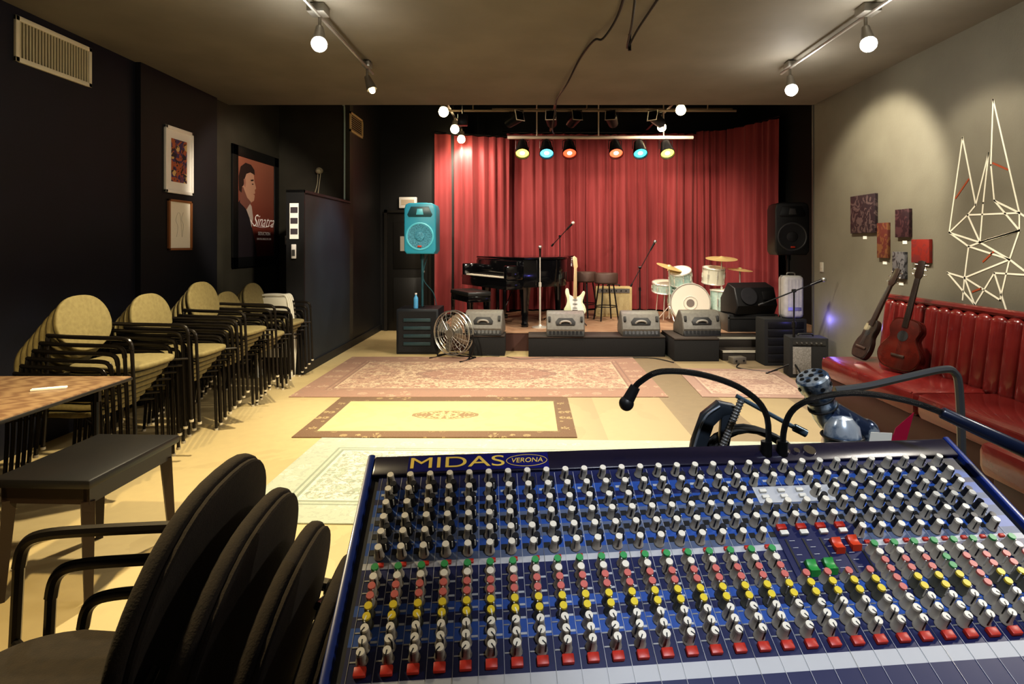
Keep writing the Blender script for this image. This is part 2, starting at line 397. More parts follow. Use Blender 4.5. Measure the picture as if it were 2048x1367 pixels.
def framed(name,label,x,y0,y1,z0,z1,fm,fw,mm,mw,am,cat='picture'):
    t=T(name,label,cat,(x,(y0+y1)/2,(z0+z1)/2)); W=(y1-y0)/2; H=(z1-z0)/2
    b=B(); b.bx(0,.025,-W,W,H-fw,H,0,.003); b.bx(0,.025,-W,W,-H,-H+fw,0,.003); b.bx(0,.025,-W,-W+fw,-H,H,0,.003); b.bx(0,.025,W-fw,W,-H,H,0,.003); b.out('frame',fm,t)
    b=B(); b.bx(0,.010,-W+fw,W-fw,-H+fw,H-fw); b.out('mat_board',mm,t)
    if am:
        b=B(); b.bx(0.010,.012,-W+fw+mw,W-fw-mw,-H+fw+mw*1.2,H-fw-mw*1.2); b.out('print',am,t)
    return t
n=NT('abstract_print'); v=n.vor(9.); c=n.mix(n.gt(n.noise(7.,dist=2),.5),(.06,.04,.16),(.45,.13,.05)); c=n.mix(n.lt(v,.32),c,(.70,.52,.22)); c=n.mix(n.gt(n.noise(16.,dist=1),.56),c,(.02,.015,.03)); n.t.links.new(c,n.b.inputs['Base Color']); absm=n.m
wfr=mat('white_frame',(.95,.93,.88),.4)
framed('framed_print','white-framed colourful abstract print on the dark wall',XL+.05,5.45,5.90,1.96,2.61,wfr,.03,mat('bright_paper',(.95,.93,.88),.8),.07,absm)
t=framed('framed_drawing','brown wood framed pale line drawing below another print',XL+.05,5.50,5.88,1.40,1.90,mat('frame_wood',(.30,.13,.05),.4),.022,mat('sheet',(.92,.87,.74),.8),.05,None)
ln=mat('pencil',(.45,.42,.35),.8)
b=B(); b.tube([(.012,-.06,-.12),(.012,-.04,-.02),(.012,-.07,.05),(.012,-.04,.12)],.0012,5); b.tube([(.012,-.04,.12),(.012,-.0,.10),(.012,.03,-.12)],.0012,5); b.tube([(.012,.03,-.12),(.012,.05,.0),(.012,.02,.06),(.012,.05,.13)],.0012,5); b.out('line_art',ln,t)
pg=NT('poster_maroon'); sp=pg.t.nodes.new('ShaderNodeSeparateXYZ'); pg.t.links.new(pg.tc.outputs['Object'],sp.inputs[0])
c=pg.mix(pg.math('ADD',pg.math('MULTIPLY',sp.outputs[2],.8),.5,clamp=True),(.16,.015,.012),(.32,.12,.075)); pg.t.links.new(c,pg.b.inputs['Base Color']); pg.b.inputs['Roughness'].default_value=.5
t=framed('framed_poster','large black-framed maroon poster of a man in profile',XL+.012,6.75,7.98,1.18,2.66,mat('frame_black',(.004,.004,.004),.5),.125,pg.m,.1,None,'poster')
PW=.49; PH=.615
def pp(pts,dx,m,name):
    M=Matrix(((0,0,1,dx),(1,0,0,0),(0,1,0,0),(0,0,0,1)))
    b=B(); b.prism([((u-.5)*2*PW,(v-.5)*2*PH) for u,v in pts],.0008,M); b.out(name,m,t,smooth=False)
pp([(0,0),(0,.52),(.10,.60),(.20,.50),(.34,.36),(.46,.14),(.5,0)],.0105,mat('suit',(.02,.014,.018),.6),'suit')
pp([(.20,.50),(.10,.60),(.12,.64),(.36,.52),(.40,.40),(.36,.30),(.30,.40)],.0112,mat('shirt',(.5,.4,.35),.6),'shirt')
pp([(.08,.56),(.06,.74),(.10,.86),(.22,.91),(.36,.89),(.42,.84),(.43,.78),(.47,.73),(.48,.71),(.44,.695),(.455,.66),(.43,.65),(.44,.63),(.42,.58),(.34,.555),(.28,.53),(.24,.48)],.0120,mat('face_print',(.50,.28,.19),.6),'face')
pp([(.06,.54),(.05,.70),(.14,.70),(.24,.60),(.34,.56),(.28,.52),(.22,.48)],.0126,mat('face_shade',(.20,.08,.06),.6),'face_shadow')
pp([(.04,.66),(.03,.80),(.08,.90),(.2,.95),(.34,.945),(.43,.90),(.44,.85),(.32,.865),(.22,.84),(.17,.78),(.15,.72),(.11,.70),(.10,.64)],.0130,mat('hair_print',(.03,.015,.012),.6),'hair')
pp([(.16,.72),(.15,.78),(.19,.79),(.21,.75),(.19,.70)],.0136,mat('ear_print',(.36,.17,.12),.6),'ear')
pp([(.33,.79),(.40,.80),(.41,.785),(.34,.775)],.0136,MC['hair_print'],'eyebrow')
pp([(.36,.752),(.40,.757),(.405,.745),(.37,.742)],.0136,MC['hair_print'],'eye')
pp([(.39,.648),(.44,.652),(.435,.642)],.0136,mat('mouth_print',(.25,.06,.05),.6),'mouth')
letter=mat('letter_cream',(.95,.9,.85),.5,emit=(1,.9,.8),estr=.08)
text('Sinatra',.225,letter,t,(.0145,.17,-.16),(R(90),0,R(90)),shear=.6,bold=-.0015,sx=.95)
b=B(); b.tube([(.0145,-.12,-.20),(.0145,-.17,-.15),(.0145,-.06,-.22),(.0145,.20,-.235),(.0145,.44,-.19)],.003,5); b.out('script_flourish',letter,t)
text('SEDUCTION',.062,letter,t,(.0145,.2,-.32),(R(90),0,R(90)))
text('SINATRA SINGS OF LOVE',.036,letter,t,(.0145,.2,-.39),(R(90),0,R(90)))
t=T('wall_notice','white notice sheet with dark photo strips on the partition end','notice',(-2.64,6.368,1.72))
b=B(); b.bx(-.05,.05,-.003,0,-.20,.20); b.out('sheet',paper,t)
for z in (.12,.0,-.12):
    b=B(); b.bx(-.04,.04,-.0045,-.003,z-.03,z+.035); b.out('photo_strip',mat('print_dark',(.05,.04,.05),.6),t)
t=T('thermostat','small white thermostat box on the charcoal wall','thermostat',(-3.42,8.05,1.52)); b=B(); b.box((0,-.015,0),(.08,.03,.13),0,.01); b.out('case',white,t); b=B(); b.bx(-.02,.02,-.032,-.03,.0,.03); b.out('display',black,t)
t=T('wall_keypad','small white keypad on the partition end','keypad',(-2.64,6.37,1.38)); b=B(); b.box((0,-.012,0),(.05,.024,.16),0,.006); b.out('case',white,t); b=B()
b.bx(-.018,.018,-.026,-.023,-.05,.02); b.out('key_panel',steel,t)
t=T('wall_sensor','small round grey alarm sensor with hanging cables above the partition','sensor',(-2.97,8.045,2.50))
sng=mat('sensor_grey',(.40,.35,.24),.5)
b=B(); b.cyl((0,0,0),(0,-.04,0),.045); b.sph((0,-.06,-.01),.04); b.out('sensor_head',sng,t)
for pts in ([(-.02,-.03,-.04),(-.03,-.03,-.2),(-.10,-.03,-.44)],[(.02,-.03,-.04),(.0,-.03,-.2),(-.03,-.03,-.44)]):
    b=B(); b.tube(pts,.006,6); b.out('cable',sng,t)
b=B(); b.tube([(-2.62,8.03,2.07),(-2.62,8.03,3.3),(-2.62,7.98,3.42),(-2.5,7.8,3.46)],.014,8); b.out('conduit_pipe',mat('conduit',(.35,.46,.45),.4,.3),label='thin grey conduit pipe running up the wall corner',cat='pipe')
t=T('exit_sign','small white sign box above the passage door','sign',(-2.07,9.66,2.17)); b=B(); b.box((0,0,0),(.30,.06,.19),0,.01); b.out('sign_box',white,t)
b=B(); b.bx(-.11,.11,-.033,-.031,-.04,.05); b.out('sign_print',mat('sign_grey',(.5,.42,.33),.6),t)
b=B(); b.box((0,0,0),(.012,.07,.11),0,.003); b.box((-.008,0,0),(.008,.014,.026)); b.out('light_switch',mat('switch',(.35,.33,.28),.5),label='grey light switch plate on the olive wall',cat='switch',loc=(XR-.006,6.5,1.2))

# ------------------------------------------------------------------ right wall art
def canvas(y0,y1,z0,z1,c1,c2,label,sc=14):
    n=NT('canvas_paint'); f=n.noise(sc,dist=1.5,detail=8); c=n.mix(n.gt(f,.52),c1,c2); n.t.links.new(c,n.b.inputs['Base Color']); n.b.inputs['Roughness'].default_value=.5
    t=T('canvas_painting',label,'painting',(XR,(y0+y1)/2,(z0+z1)/2)); W=(y1-y0)/2;H=(z1-z0)/2
    b=B(); b.bx(-.03,0,-W,W,-H,H,0,.003); b.out('canvas',n.m,t)
    b=B(); b.bx(-.004,0,-.03,.03,-H-.06,-H-.03); b.out('caption_tag',paper,t)
canvas(5.46,5.88,1.57,1.95,(.025,.015,.02),(.09,.06,.06),'square unframed dark mauve textured canvas on the grey wall')
canvas(5.27,5.43,1.33,1.66,(.10,.025,.02),(.16,.07,.03),'small tall red-brown canvas on the grey wall')
canvas(4.97,5.16,1.52,1.77,(.025,.01,.015),(.06,.025,.03),'small dark plum canvas on the grey wall')
canvas(4.72,4.94,1.30,1.50,(.20,.018,.012),(.15,.02,.02),'small square red canvas on the grey wall')
canvas(5.03,5.20,1.15,1.39,(.12,.12,.13),(.03,.03,.035),'small grey and black canvas on the grey wall')
PT=dict(A=(4.10,2.50),B=(4.39,2.28),C=(4.53,1.55),D=(4.26,1.75),E=(3.88,1.67),F=(4.12,2.03),G=(4.14,2.12),H=(4.19,1.76),I=(4.09,1.77),J=(4.34,1.68),K=(4.22,1.47),L=(4.33,1.44),M=(4.37,1.20),N=(4.55,1.23),O=(4.15,1.49),P=(3.96,1.35),Q=(4.27,1.00),Rr=(4.09,1.25),S=(3.99,1.00),Tt=(3.88,1.55),U=(4.04,1.06),V=(3.80,1.25),W=(4.39,1.03),X=(3.80,1.62))
SEG='A-E A-F B-C B-D D-J C-J G-H G-D F-I I-E C-L C-K J-E K-Tt L-O L-M M-N M-U L-P P-M N-Q V-Rr Rr-Q Rr-S M-W K-P O-Tt H-K I-Tt P-U Tt-P E-Tt J-K E-X P-V M-Q'.split()
b=B()
def strip(bb,p,q,w,x=XR-.0015):
    dy=q[0]-p[0]; dz=q[1]-p[1]; L=math.hypot(dy,dz)
    bb.box((x,(p[0]+q[0])/2,(p[1]+q[1])/2),(.003,L+w,w),0,0,(math.atan2(dz,dy),0,0))
for s_ in SEG:
    a,c_=s_.split('-'); strip(b,PT[a],PT[c_],.0125)
mural=T('wall_line_art','geometric mural of cream tape lines forming an angular eared head','mural',(0,0,0))
b.out('cream_lines',cream,mural,smooth=False)
for p,q in (((4.46,1.82),(4.33,1.95)),((4.10,2.04),(3.98,1.98)),((4.19,1.33),(4.10,1.40)),((4.29,1.10),(4.21,1.13))):
    b=B(); strip(b,p,q,.013); b.out('orange_line',mat('orange_tape',(.30,.06,.02),.6),mural,smooth=False)

# ------------------------------------------------------------------ red booth bench
redv=mat('red_vinyl',(.105,.010,.0095),.24,col2=(.14,.016,.014),nscale=5,bump=.15,bscale=25,coat=.4)
redd=mat('red_vinyl_dark',(.035,.004,.004),.4)
t=T('booth_bench','long dark red vinyl banquette with channel-tufted backrest along wall','bench',(0,0,0))
b=B(); b.bx(2.68,3.30,1.6,5.12,.0,.27,0,.01); b.out('base',redd,t)
for y0,y1 in ((1.62,2.62),(2.64,3.88),(3.90,5.15)):
    b=B(); b.bx(2.62,3.19,y0,y1,.27,.45,0,.05); b.tube([(2.64,y0+.03,.43),(2.64,y1-.03,.43)],.008,6,smooth=False); b.out('seat_cushion',redv,t)
b=B(); y=1.62
while y<5.1:
    b.box((3.205,y+.065,.69),(.11,.132,.56),0,.050,(0,R(7),0),4); y+=.13
b.box((3.275,3.38,.66),(.09,3.53,.64),1,.02)
b.tube([(3.235,1.62,.985),(3.235,5.15,.985)],.028,8,smooth=False)
b.out('backrest',[redv,redd],t)
b=B(); b.bx(2.3,2.98,2.2,2.94,.27,.45,0,.05); b.out('seat_cushion',redv,t)
b=B(); b.bx(2.36,2.68,2.24,2.9,0,.27,0,.01); b.out('base',redd,t)

# ------------------------------------------------------------------ guitars
def frame_M(loc, up, face):
    z=Vector(up).normalized(); f=Vector(face); f=(f-z*f.dot(z)).normalized(); y=-f; x=y.cross(z)
    return Matrix(((x.x,y.x,z.x,loc[0]),(x.y,y.y,z.y,loc[1]),(x.z,y.z,z.z,loc[2]),(0,0,0,1)))
RX=Matrix.Rotation(R(90),4,'X')
def smooth_outline(half):
    P=[(x,z) for x,z in half]; full=P+[(-x,z) for x,z in P[::-1][1:-1]]
    pts=catmull([(x,z,0) for x,z in full]+[(full[0][0],full[0][1],0)],4)[:-1]
    return [(p.x,p.y) for p in pts]
def guitar(name,label,M,kind,bodym,topm,neckm,sc=1.):
    t=T(name,label,'guitar',M=M@Matrix.Scale(sc,4))
    if kind=='acoustic':
        o=smooth_outline([(0,0),(.13,.02),(.19,.10),(.185,.18),(.13,.27),(.12,.31),(.14,.38),(.10,.46),(0,.475)]); th=.09
    elif kind=='slim':
        o=smooth_outline([(0,0),(.07,.01),(.10,.08),(.09,.16),(.065,.22),(.07,.30),(.045,.36),(0,.375)]); th=.05
    else:
        P=[(0,0),(.10,.01),(.165,.08),(.15,.16),(.115,.22),(.13,.29),(.15,.36),(.12,.385),(.08,.33),(.035,.30),(-.03,.30),(-.08,.33),(-.10,.41),(-.135,.42),(-.15,.36),(-.12,.25),(-.135,.17),(-.165,.10),(-.12,.02)]
        o=[(p.x,p.y) for p in catmull([(x,z,0) for x,z in P+[P[0]]],4)[:-1]]; th=.045
    b=B(); b.prism(o,th,RX,0,.006); b.out('body',bodym,t)
    if kind!='strat':
        b=B(); b.prism([(x*.95,z*.95+.01) for x,z in o],.002,Matrix.Translation((0,-th,0))@RX,0); b.out('top',topm,t)
        hz=.31 if kind=='acoustic' else .24
        b=B(); b.cyl((0,-th-.0005,hz),(0,-th-.004,hz),.048 if kind=='acoustic' else .028,n=24); b.out('sound_hole',black,t)
        b=B(); b.box((0,-th-.006,.13 if kind=='acoustic' else .1),(.12,.012,.022),0,.004); b.out('bridge',mat('bridge_dark',(.03,.015,.01),.4),t)
        nz=.42 if kind=='acoustic' else .34
    else:
        b=B(); b.prism([(-.05,.09),(.12,.06),(.14,.12),(.09,.20),(.10,.30),(.05,.29),(-.03,.30),(-.09,.33),(-.08,.22)],.003,Matrix.Translation((0,-th,0))@RX); b.out('pickguard',topm,t)
        for z in (.13,.19,.25):
            b=B(); b.box((0,-th-.006,z),(.07,.008,.016),0,.003); b.out('pickup',mat('pickup',(.25,.25,.24),.4),t)
        b=B(); b.box((0,-th-.006,.09),(.08,.01,.03)); b.out('bridge',chrome,t)
        nz=.30
    zt=nz+.42 if kind!='slim' else nz+.36
    b=B(); b.prism([(-.027,nz-.03),(.027,nz-.03),(.021,zt),(-.021,zt)],.022,Matrix.Translation((0,-th+.012,0))@RX,0,.002); b.out('neck',neckm,t)
    b=B()
    for i in range(6): b.cyl((-.016+.0064*i,-th-.013,.13),(-.014+.0056*i,-th-.013,zt),.0007,n=4)
    b.out('strings',chrome,t)
    if kind=='strat': hd=[(-.021,zt),(.021,zt),(.035,zt+.03),(.02,zt+.16),(-.02,zt+.19),(-.045,zt+.17),(-.03,zt+.05)]
    else: hd=[(-.021,zt),(.021,zt),(.036,zt+.03),(.03,zt+.16),(0,zt+.17),(-.03,zt+.16),(-.036,zt+.03)]
    b=B(); b.prism(hd,.015,Matrix.Translation((0,-th+.012,0))@RX,0,.002); b.out('headstock',neckm,t)
    for s_ in ((-1,) if kind=='strat' else (-1,1)):
        for i in range(3 if kind!='strat' else 6):
            b=B(); z=zt+.04+i*(.045 if kind!='strat' else .024); b.cyl((s_*.03,-th+.005,z),(s_*.058,-th+.005,z),.004,n=8); b.sph((s_*.06,-th+.005,z),.009,sc=(1,.6,1),u=8,v=6); b.out('tuner',chrome,t)
    return t
agm=mat('guitar_red',(.035,.004,.0025),.15,coat=.6); agt=mat('guitar_red_top',(.08,.008,.004),.15,coat=.6,col2=(.035,.004,.0025),nscale=6)
neckd=mat('neck_rosewood',(.022,.012,.009),.35); neckl=mat('neck_maple',(.62,.46,.26),.3)
guitar('acoustic_guitar','deep red-brown acoustic guitar leaning on the red booth backrest',frame_M((2.93,4.50,.453),(.22,.02,.80),(-1,-.45,.3)),'acoustic',agm,agt,neckd,.88)
dg=mat('guitar_dark',(.012,.008,.006),.35,coat=.2); dgt=mat('guitar_speckle',(.008,.006,.005),.35,col2=(.018,.012,.008),nscale=30,lo=.5,hi=.6,coat=.2)
guitar('parlour_guitar','slim dark guitar leaning on the end of the red booth',frame_M((2.89,4.97,.453),(.34,-.03,.76),(-1,-.15,.45)),'slim',dg,dgt,neckd,.98)

# ------------------------------------------------------------------ loudspeakers
teal=mat('speaker_painted_teal_light',(.03,.30,.42),.4); spk=mat('speaker_black',(.015,.015,.016),.45)  # first colour: black speaker with teal stage light painted into it
def pa_speaker(label,loc,rz,cm,gm,conem):
    t=T('pa_speaker',label,'speaker',loc,rz)
    w,h=.215,.345
    o=[(-w*.85,0),(w*.85,0),(w,.05),(w,h*2-.08),(w*.9,h*2-.02),(w*.7,h*2),(-w*.7,h*2),(-w*.9,h*2-.02),(-w,h*2-.08),(-w,.05)]
    b=B(); b.prism(o,.36,Matrix.Translation((0,.18,0))@RX,0,.02,3); b.out('cabinet',cm,t)
    b=B(); M=Matrix.Translation((0,-.180,.24))@RX
    b.lathe([(.190,0),(.188,.010),(.175,.013),(.166,.008)],36,0,M,cap=False); b.out('woofer_ring',gm,t)
    b=B(); b.lathe([(.166,.008),(.12,.004),(.07,.002),(.062,.012),(.03,.018),(.0,.019)],32,0,M,cap=False); b.out('woofer_cone',conem,t)
    b=B(); b.prism([(-.15,.50),(.15,.50),(.17,.53),(.12,.64),(-.12,.64),(-.17,.53)],.008,Matrix.Translation((0,-.179,0))@RX,0,.003)
    b.prism([(-.05,.53),(.05,.53),(.035,.61),(-.035,.61)],.012,Matrix.Translation((0,-.179,0))@RX,1,.003); b.out('horn',[mat('horn_'+gm.name,tuple(.12*c for c in gm.node_tree.nodes['Principled BSDF'].inputs['Base Color'].default_value[:3]),.4),gm],t)
    b=B(); b.box((0,-.203,.105),(.055,.006,.022),0,.002); b.out('badge',mat('badge_red',(.5,.05,.02),.4),t)
    b=B(); b.box((0,0,.69),(.16,.05,.03),0,.012); b.out('handle',cm,t)
    return t
pa_speaker('tall loudspeaker with teal light painted in, on pole above subwoofer',(-1.485,7.85,1.33),0,teal,mat('grille_painted_teal_light',(.10,.50,.62),.4),mat('cone_painted_teal_light',(.08,.33,.46),.6,col2=(.02,.14,.2),nscale=60))  # grille and cone colours carry the same painted teal light
b=B(); b.cyl((0,0,.60),(0,0,1.33),.0175); b.cyl((0,0,1.25),(0,0,1.34),.03); b.tube([(.05,.1,1.3),(.02,-.05,1.0),(.16,-.06,.8),(.2,-.05,.63)],.006,6); b.out('speaker_pole',mat('pole_painted_teal_light',(.02,.08,.10),.4),label='dark pole with cable joining loudspeaker and subwoofer',cat='stand',loc=(-1.485,7.85,0))  # pole tinted with the painted teal light as well
t=T('subwoofer','black box subwoofer with horizontal slotted grille on the floor','speaker',(-1.50,7.82,0))
b=B(); b.bx(-.28,.28,-.25,.25,0,.60,0,.012); b.out('cabinet',mat('sub_black',(.008,.011,.016),.5),t)
b=B(); b.bx(-.25,.25,-.262,-.25,.03,.57,0)
for i in range(4): b.box((-.0,-.268,.14+.105*i),(.36,.012,.045),1,.004)
b.out('grille',[blackfab,mat('sub_slot',(.03,.06,.07),.3)],t)
b=B(); b.cyl((0,0,.595),(0,0,.61),.05); b.out('pole_cup',blackm,t)
t=T('water_bottle','small blue water bottle standing on the subwoofer','bottle',(-1.54,7.68,.60)); b=B(); b.lathe([(.03,0),(.032,.01),(.032,.12),(.03,.14),(.013,.17),(.013,.185)],16); b.out('bottle_body',mat('bottle_blue',(.1,.35,.6),.15),t); b=B(); b.cyl((0,0,.185),(0,0,.205),.015); b.out('cap',white,t)
pa_speaker('tall black loudspeaker on a tripod stand beside the stage',(3.45,7.62,1.32),-6,spk,mat('grille_dark',(.05,.05,.053),.5),mat('cone_dark',(.022,.022,.024),.5))
t=T('speaker_stand','black tripod speaker stand holding a loudspeaker','stand',(3.45,7.50,0))
b=B(); b.cyl((0,.1,.1),(0,.1,1.33),.018); b.cyl((0,.1,1.25),(0,.1,1.32),.03); b.out('pole',blackm,t)
for a in (0,180,270):
    b=B(); c_,s_=math.cos(R(a))*.3,math.sin(R(a))*.3; b.cyl((0,.1,.6),(c_,.1+s_,0.012),.011,n=8); b.cyl((0,.1,.15),(c_*.55,.1+s_*.55,.27),.006,n=6); b.out('leg',blackm,t)

# stage monitors
greym=mat('monitor_grey',(.125,.118,.105),.5,col2=(.155,.148,.132),nscale=30)
mon=None
for (x,y,z,rz) in ((-.60,7.68,.27,-4),(.47,7.62,.265,-2),(1.45,7.64,.265,0),(2.19,7.50,.29,3)):
    if mon is None:
        mon=T('stage_monitor','grey wedge stage monitor with arched carry handle on stage edge','speaker',(x,y,z),rz,'grey wedge monitors along the stage front')
        P=[(-.20,0),(-.235,.09),(-.17,.27),(-.10,.315),(-.02,.315),(.20,.10),(.20,0)]
        MY=Matrix(((0,0,1,-.25),(1,0,0,0),(0,1,0,0),(0,0,0,1)))
        b=B(); b.prism(P,.50,MY,0,.018,3); b.out('cabinet',greym,mon)
        MF=Matrix.Translation((0,-.222,.055))@Matrix.Rotation(R(-21),4,'X')
        b=B(); b.box((0,0,0),(.48,.010,.115),0,.003,M=MF)
        for i in range(9): b.box((-.2+.05*i,-.007,0),(.03,.004,.07),1,M=MF)
        b.out('rear_panel',[black,blackm],mon)
        MF=Matrix.Translation((0,-.204,.185))@Matrix.Rotation(R(20),4,'X').inverted()
        b=B(); b.prism([(-.12,-.045),(.12,-.045),(.13,0),(.09,.05),(-.09,.05),(-.13,0)],.012,MF@RX,0,.002); b.out('handle_recess',black,mon)
        b=B(); b.tube([(-.07,-.22,.165),(-.05,-.235,.19),(0,-.24,.20),(.05,-.235,.19),(.07,-.22,.165)],.013,8); b.out('handle',mat('handle_grey',(.30,.29,.27),.5),mon)
        for sx in (-.21,.21):
            b=B(); b.box((sx,-.20,.22),(.03,.02,.07),0,.004,(R(-20),0,0)); b.out('corner_cap',black,mon)
        b=B(); b.prism([(-.23,-.12),(.23,-.12),(.23,.12),(-.23,.12)],.006,Matrix.Translation((0,.095,.213))@Matrix.Rotation(R(-44),4,'X'),0); b.out('grille',blackfab,mon)
    else: dup(mon,(x,y,z),(0,0,R(rz)))
b=B(); b.bx(-.34,.34,-.2,.2,0,.24,0,.008)
for s_ in (-1,1): b.bx(s_*.33-.015,s_*.33+.015,-.21,.21,0,.24,1,.003)
b.bx(-.34,.34,-.21,-.2,.18,.20,1); b.out('equipment_case',[blackfab,mat('dark_edge',(.12,.12,.12),.4,.8)],label='black equipment case with metal edging on the stage',cat='case',loc=(3.06,8.02,.26))
t=T('stage_monitor','large black wedge monitor tilted on a case beside the drums','speaker',(3.06,8.0,.505),12)
P=[(-.18,0),(-.24,.12),(-.16,.36),(.02,.42),(.20,.20),(.2,0)]
b=B(); b.prism(P,.62,Matrix(((0,0,1,-.31),(1,0,0,0),(0,1,0,0),(0,0,0,1))),0,.02,3); b.out('cabinet',spk,t)
MF=Matrix.Translation((0,-.215,.25))@Matrix.Rotation(R(-18),4,'X')
b=B(); b.lathe([(.12,0),(.12,.01),(.10,.012),(.05,.004),(.0,.01)],28,0,Matrix.Translation((-.12,0,0))@MF@RX,cap=False); b.out('speaker_cone',mat('cone_grey',(.04,.04,.045),.4),t)
b=B(); b.box((.17,0,0),(.16,.012,.12),0,.004,M=MF); b.out('horn',black,t)

# ------------------------------------------------------------------ drum fan
t=T('floor_fan','round chrome floor fan with wire cage on a tube stand','fan',(-.98,7.28,0),-30)
b=B(); cz=.33
bright=mat('fan_chrome',(.50,.49,.46),.3,.9)
for dy in (-.07,.07):
    for rr in ((.28,.24,.20,.16,.12,.08) if dy<0 else (.28,.18,.09)):
        b.ring((0,dy*(1.0 if rr<.27 else .6),cz),rr,.003 if rr<.27 else .009,(0,1,0),32,5)
for i in range(20):
    a=2*math.pi*i/20; c_,s_=math.cos(a),math.sin(a)
    b.tube([(.05*c_,-.085,cz+.05*s_),(.2*c_,-.075,cz+.2*s_),(.28*c_,-.04,cz+.28*s_)],.002,4,smooth=False)
    b.tube([(.28*c_,-.04,cz+.28*s_),(.28*c_,.04,cz+.28*s_),(.06*c_,.08,cz+.06*s_)],.002,4,smooth=False)
b.out('cage',bright,t)
b=B(); b.cyl((0,-.09,cz),(0,-.082,cz),.055); b.cyl((0,-.03,cz),(0,.10,cz),.06,.07); b.out('hub',bright,t)
for i in range(4):
    a=2*math.pi*i/4+.3; Mb=Matrix.Translation((0,-.02,cz))@Matrix.Rotation(a,4,'Y')
    b=B(); b.prism([(.04,-.03),(.12,-.08),(.23,-.09),(.25,.0),(.21,.06),(.05,.03)],.003,Mb@Matrix.Rotation(R(22),4,'X')@RX); b.out('blade',mat('blade_alu',(.40,.38,.34),.35,.8),t)
b=B(); b.tube([(-.30,0,cz),(-.31,0,.15),(-.24,-.02,.012),(-.24,-.18,.012)],.011,8); b.tube([(.30,0,cz),(.31,0,.15),(.24,-.02,.012),(.24,-.18,.012)],.011,8); b.tube([(-.24,.15,.012),(-.24,-.02,.012)],.011,8); b.tube([(.24,.15,.012),(.24,-.02,.012)],.011,8); b.tube([(-.24,.15,.012),(.24,.15,.012)],.011,8); b.out('stand',blackm,t)

# ------------------------------------------------------------------ grand piano
t=T('grand_piano','glossy black grand piano with closed lid on the stage','piano',(-.48,8.74,.26),32)
half=[(0,.73),(1.35,.73),(1.52,.68),(1.60,.52),(1.60,.30),(1.52,.14),(1.32,.02),(1.12,-.16),(.98,-.42),(.82,-.62),(.62,-.72),(.3,-.735),(0,-.73)]
oo=[(p.x,p.y) for p in catmull([(x,y,0) for x,y in half],4)]
b=B(); b.prism(oo,.40,Matrix.Translation((0,0,.58)),0,.004); b.out('rim',blackg,t)
b=B(); b.prism([(x*1.02,y*1.03) for x,y in oo],.028,Matrix.Translation((0,0,.985)),0,.006); b.out('lid',blackg,t)
b=B(); b.bx(-.28,.02,-.73,.73,.56,.69,0,.006); b.bx(-.28,.0,-.73,-.64,.69,.90,0,.02); b.bx(-.28,.0,.64,.73,.69,.90,0,.02); b.bx(-.06,.0,-.64,.64,.72,.96,0,.006); b.bx(-.285,-.262,-.73,.73,.68,.72,0,.004); b.out('keybed',blackg,t)
b=B(); kw=1.26/52
for i in range(52): b.bx(-.25,-.07,-.63+kw*i+.001,-.63+kw*(i+1)-.001,.69,.735,0)
b.out('white_keys',mat('ivory',(.85,.80,.68),.25),t,smooth=False)
b=B()
for i in range(51):
    if i%7 in (0,1,3,4,5): b.bx(-.17,-.07,-.63+kw*(i+1)-.006,-.63+kw*(i+1)+.006,.735,.748)
b.out('black_keys',black,t,smooth=False)
for x,y in ((.10,.60),(.10,-.60),(1.40,.42)):
    b=B(); b.lathe([(.05,0),(.055,.04),(.045,.06),(.06,.3),(.08,.5),(.095,.58),(.10,.60)],8,0,Matrix.Translation((x,y,0))); b.out('leg',blackg,t)
b=B(); b.bx(.02,.06,-.12,-.09,.12,.60); b.bx(.02,.06,.09,.12,.12,.60); b.bx(.0,.08,-.14,.14,.08,.14,0,.005); b.cyl((.3,0,.6),(.06,0,.12),.008,n=8); b.out('pedal_lyre',blackg,t)
for y in (-.07,0,.07):
    b=B(); b.bx(-.09,.0,y-.01,y+.01,.07,.085,0,.003); b.out('pedal',mat('brass',(.7,.5,.2),.25,1.),t)
t=T('piano_bench','black padded piano bench with four legs','bench',(-.88,8.38,.26),28)
b=B(); b.bx(-.18,.18,-.36,.36,.46,.53,0,.02); b.out('seat',mat('bench_pad',(.02,.02,.02),.35),t)
b=B(); b.bx(-.17,.17,-.35,.35,.38,.46,0,.004); b.out('apron',blackg,t)
for sx in (-.15,.15):
    for sy in (-.32,.32): b=B(); b.cyl((sx,sy,.42),(sx,sy,0),.032,.020,8); b.out('leg',blackg,t)

# ------------------------------------------------------------------ electric guitar on stand
strat=mat('guitar_cream_green',(.55,.62,.36),.15,coat=.6,col2=(.75,.78,.62),nscale=4)
guitar('electric_guitar','pale cream-green electric guitar standing on a stage guitar stand',frame_M((.66,8.36,.40),(.02,.10,1),(-.1,-1,.1)),'strat',strat,mat('pickguard_white',(.8,.8,.75),.3),neckl,.98)
t=T('guitar_stand','black folding guitar stand under the electric guitar','stand',(.66,8.47,.26))
b=B(); b.cyl((0,0,.03),(0,0.02,.55),.01,n=8); b.tube([(-.1,-.14,.12),(-.09,-.04,.10),(.09,-.04,.10),(.1,-.14,.12)],.009,8,smooth=False); b.cyl((0,0,.15),(0,-.04,.10),.009,n=8); b.out('frame',blackm,t)
for a in (-60,60,180):
    b=B(); b.cyl((0,0,.2),(.2*math.sin(R(a)),-.2*math.cos(R(a)),.008),.008,n=8); b.out('leg',blackm,t)

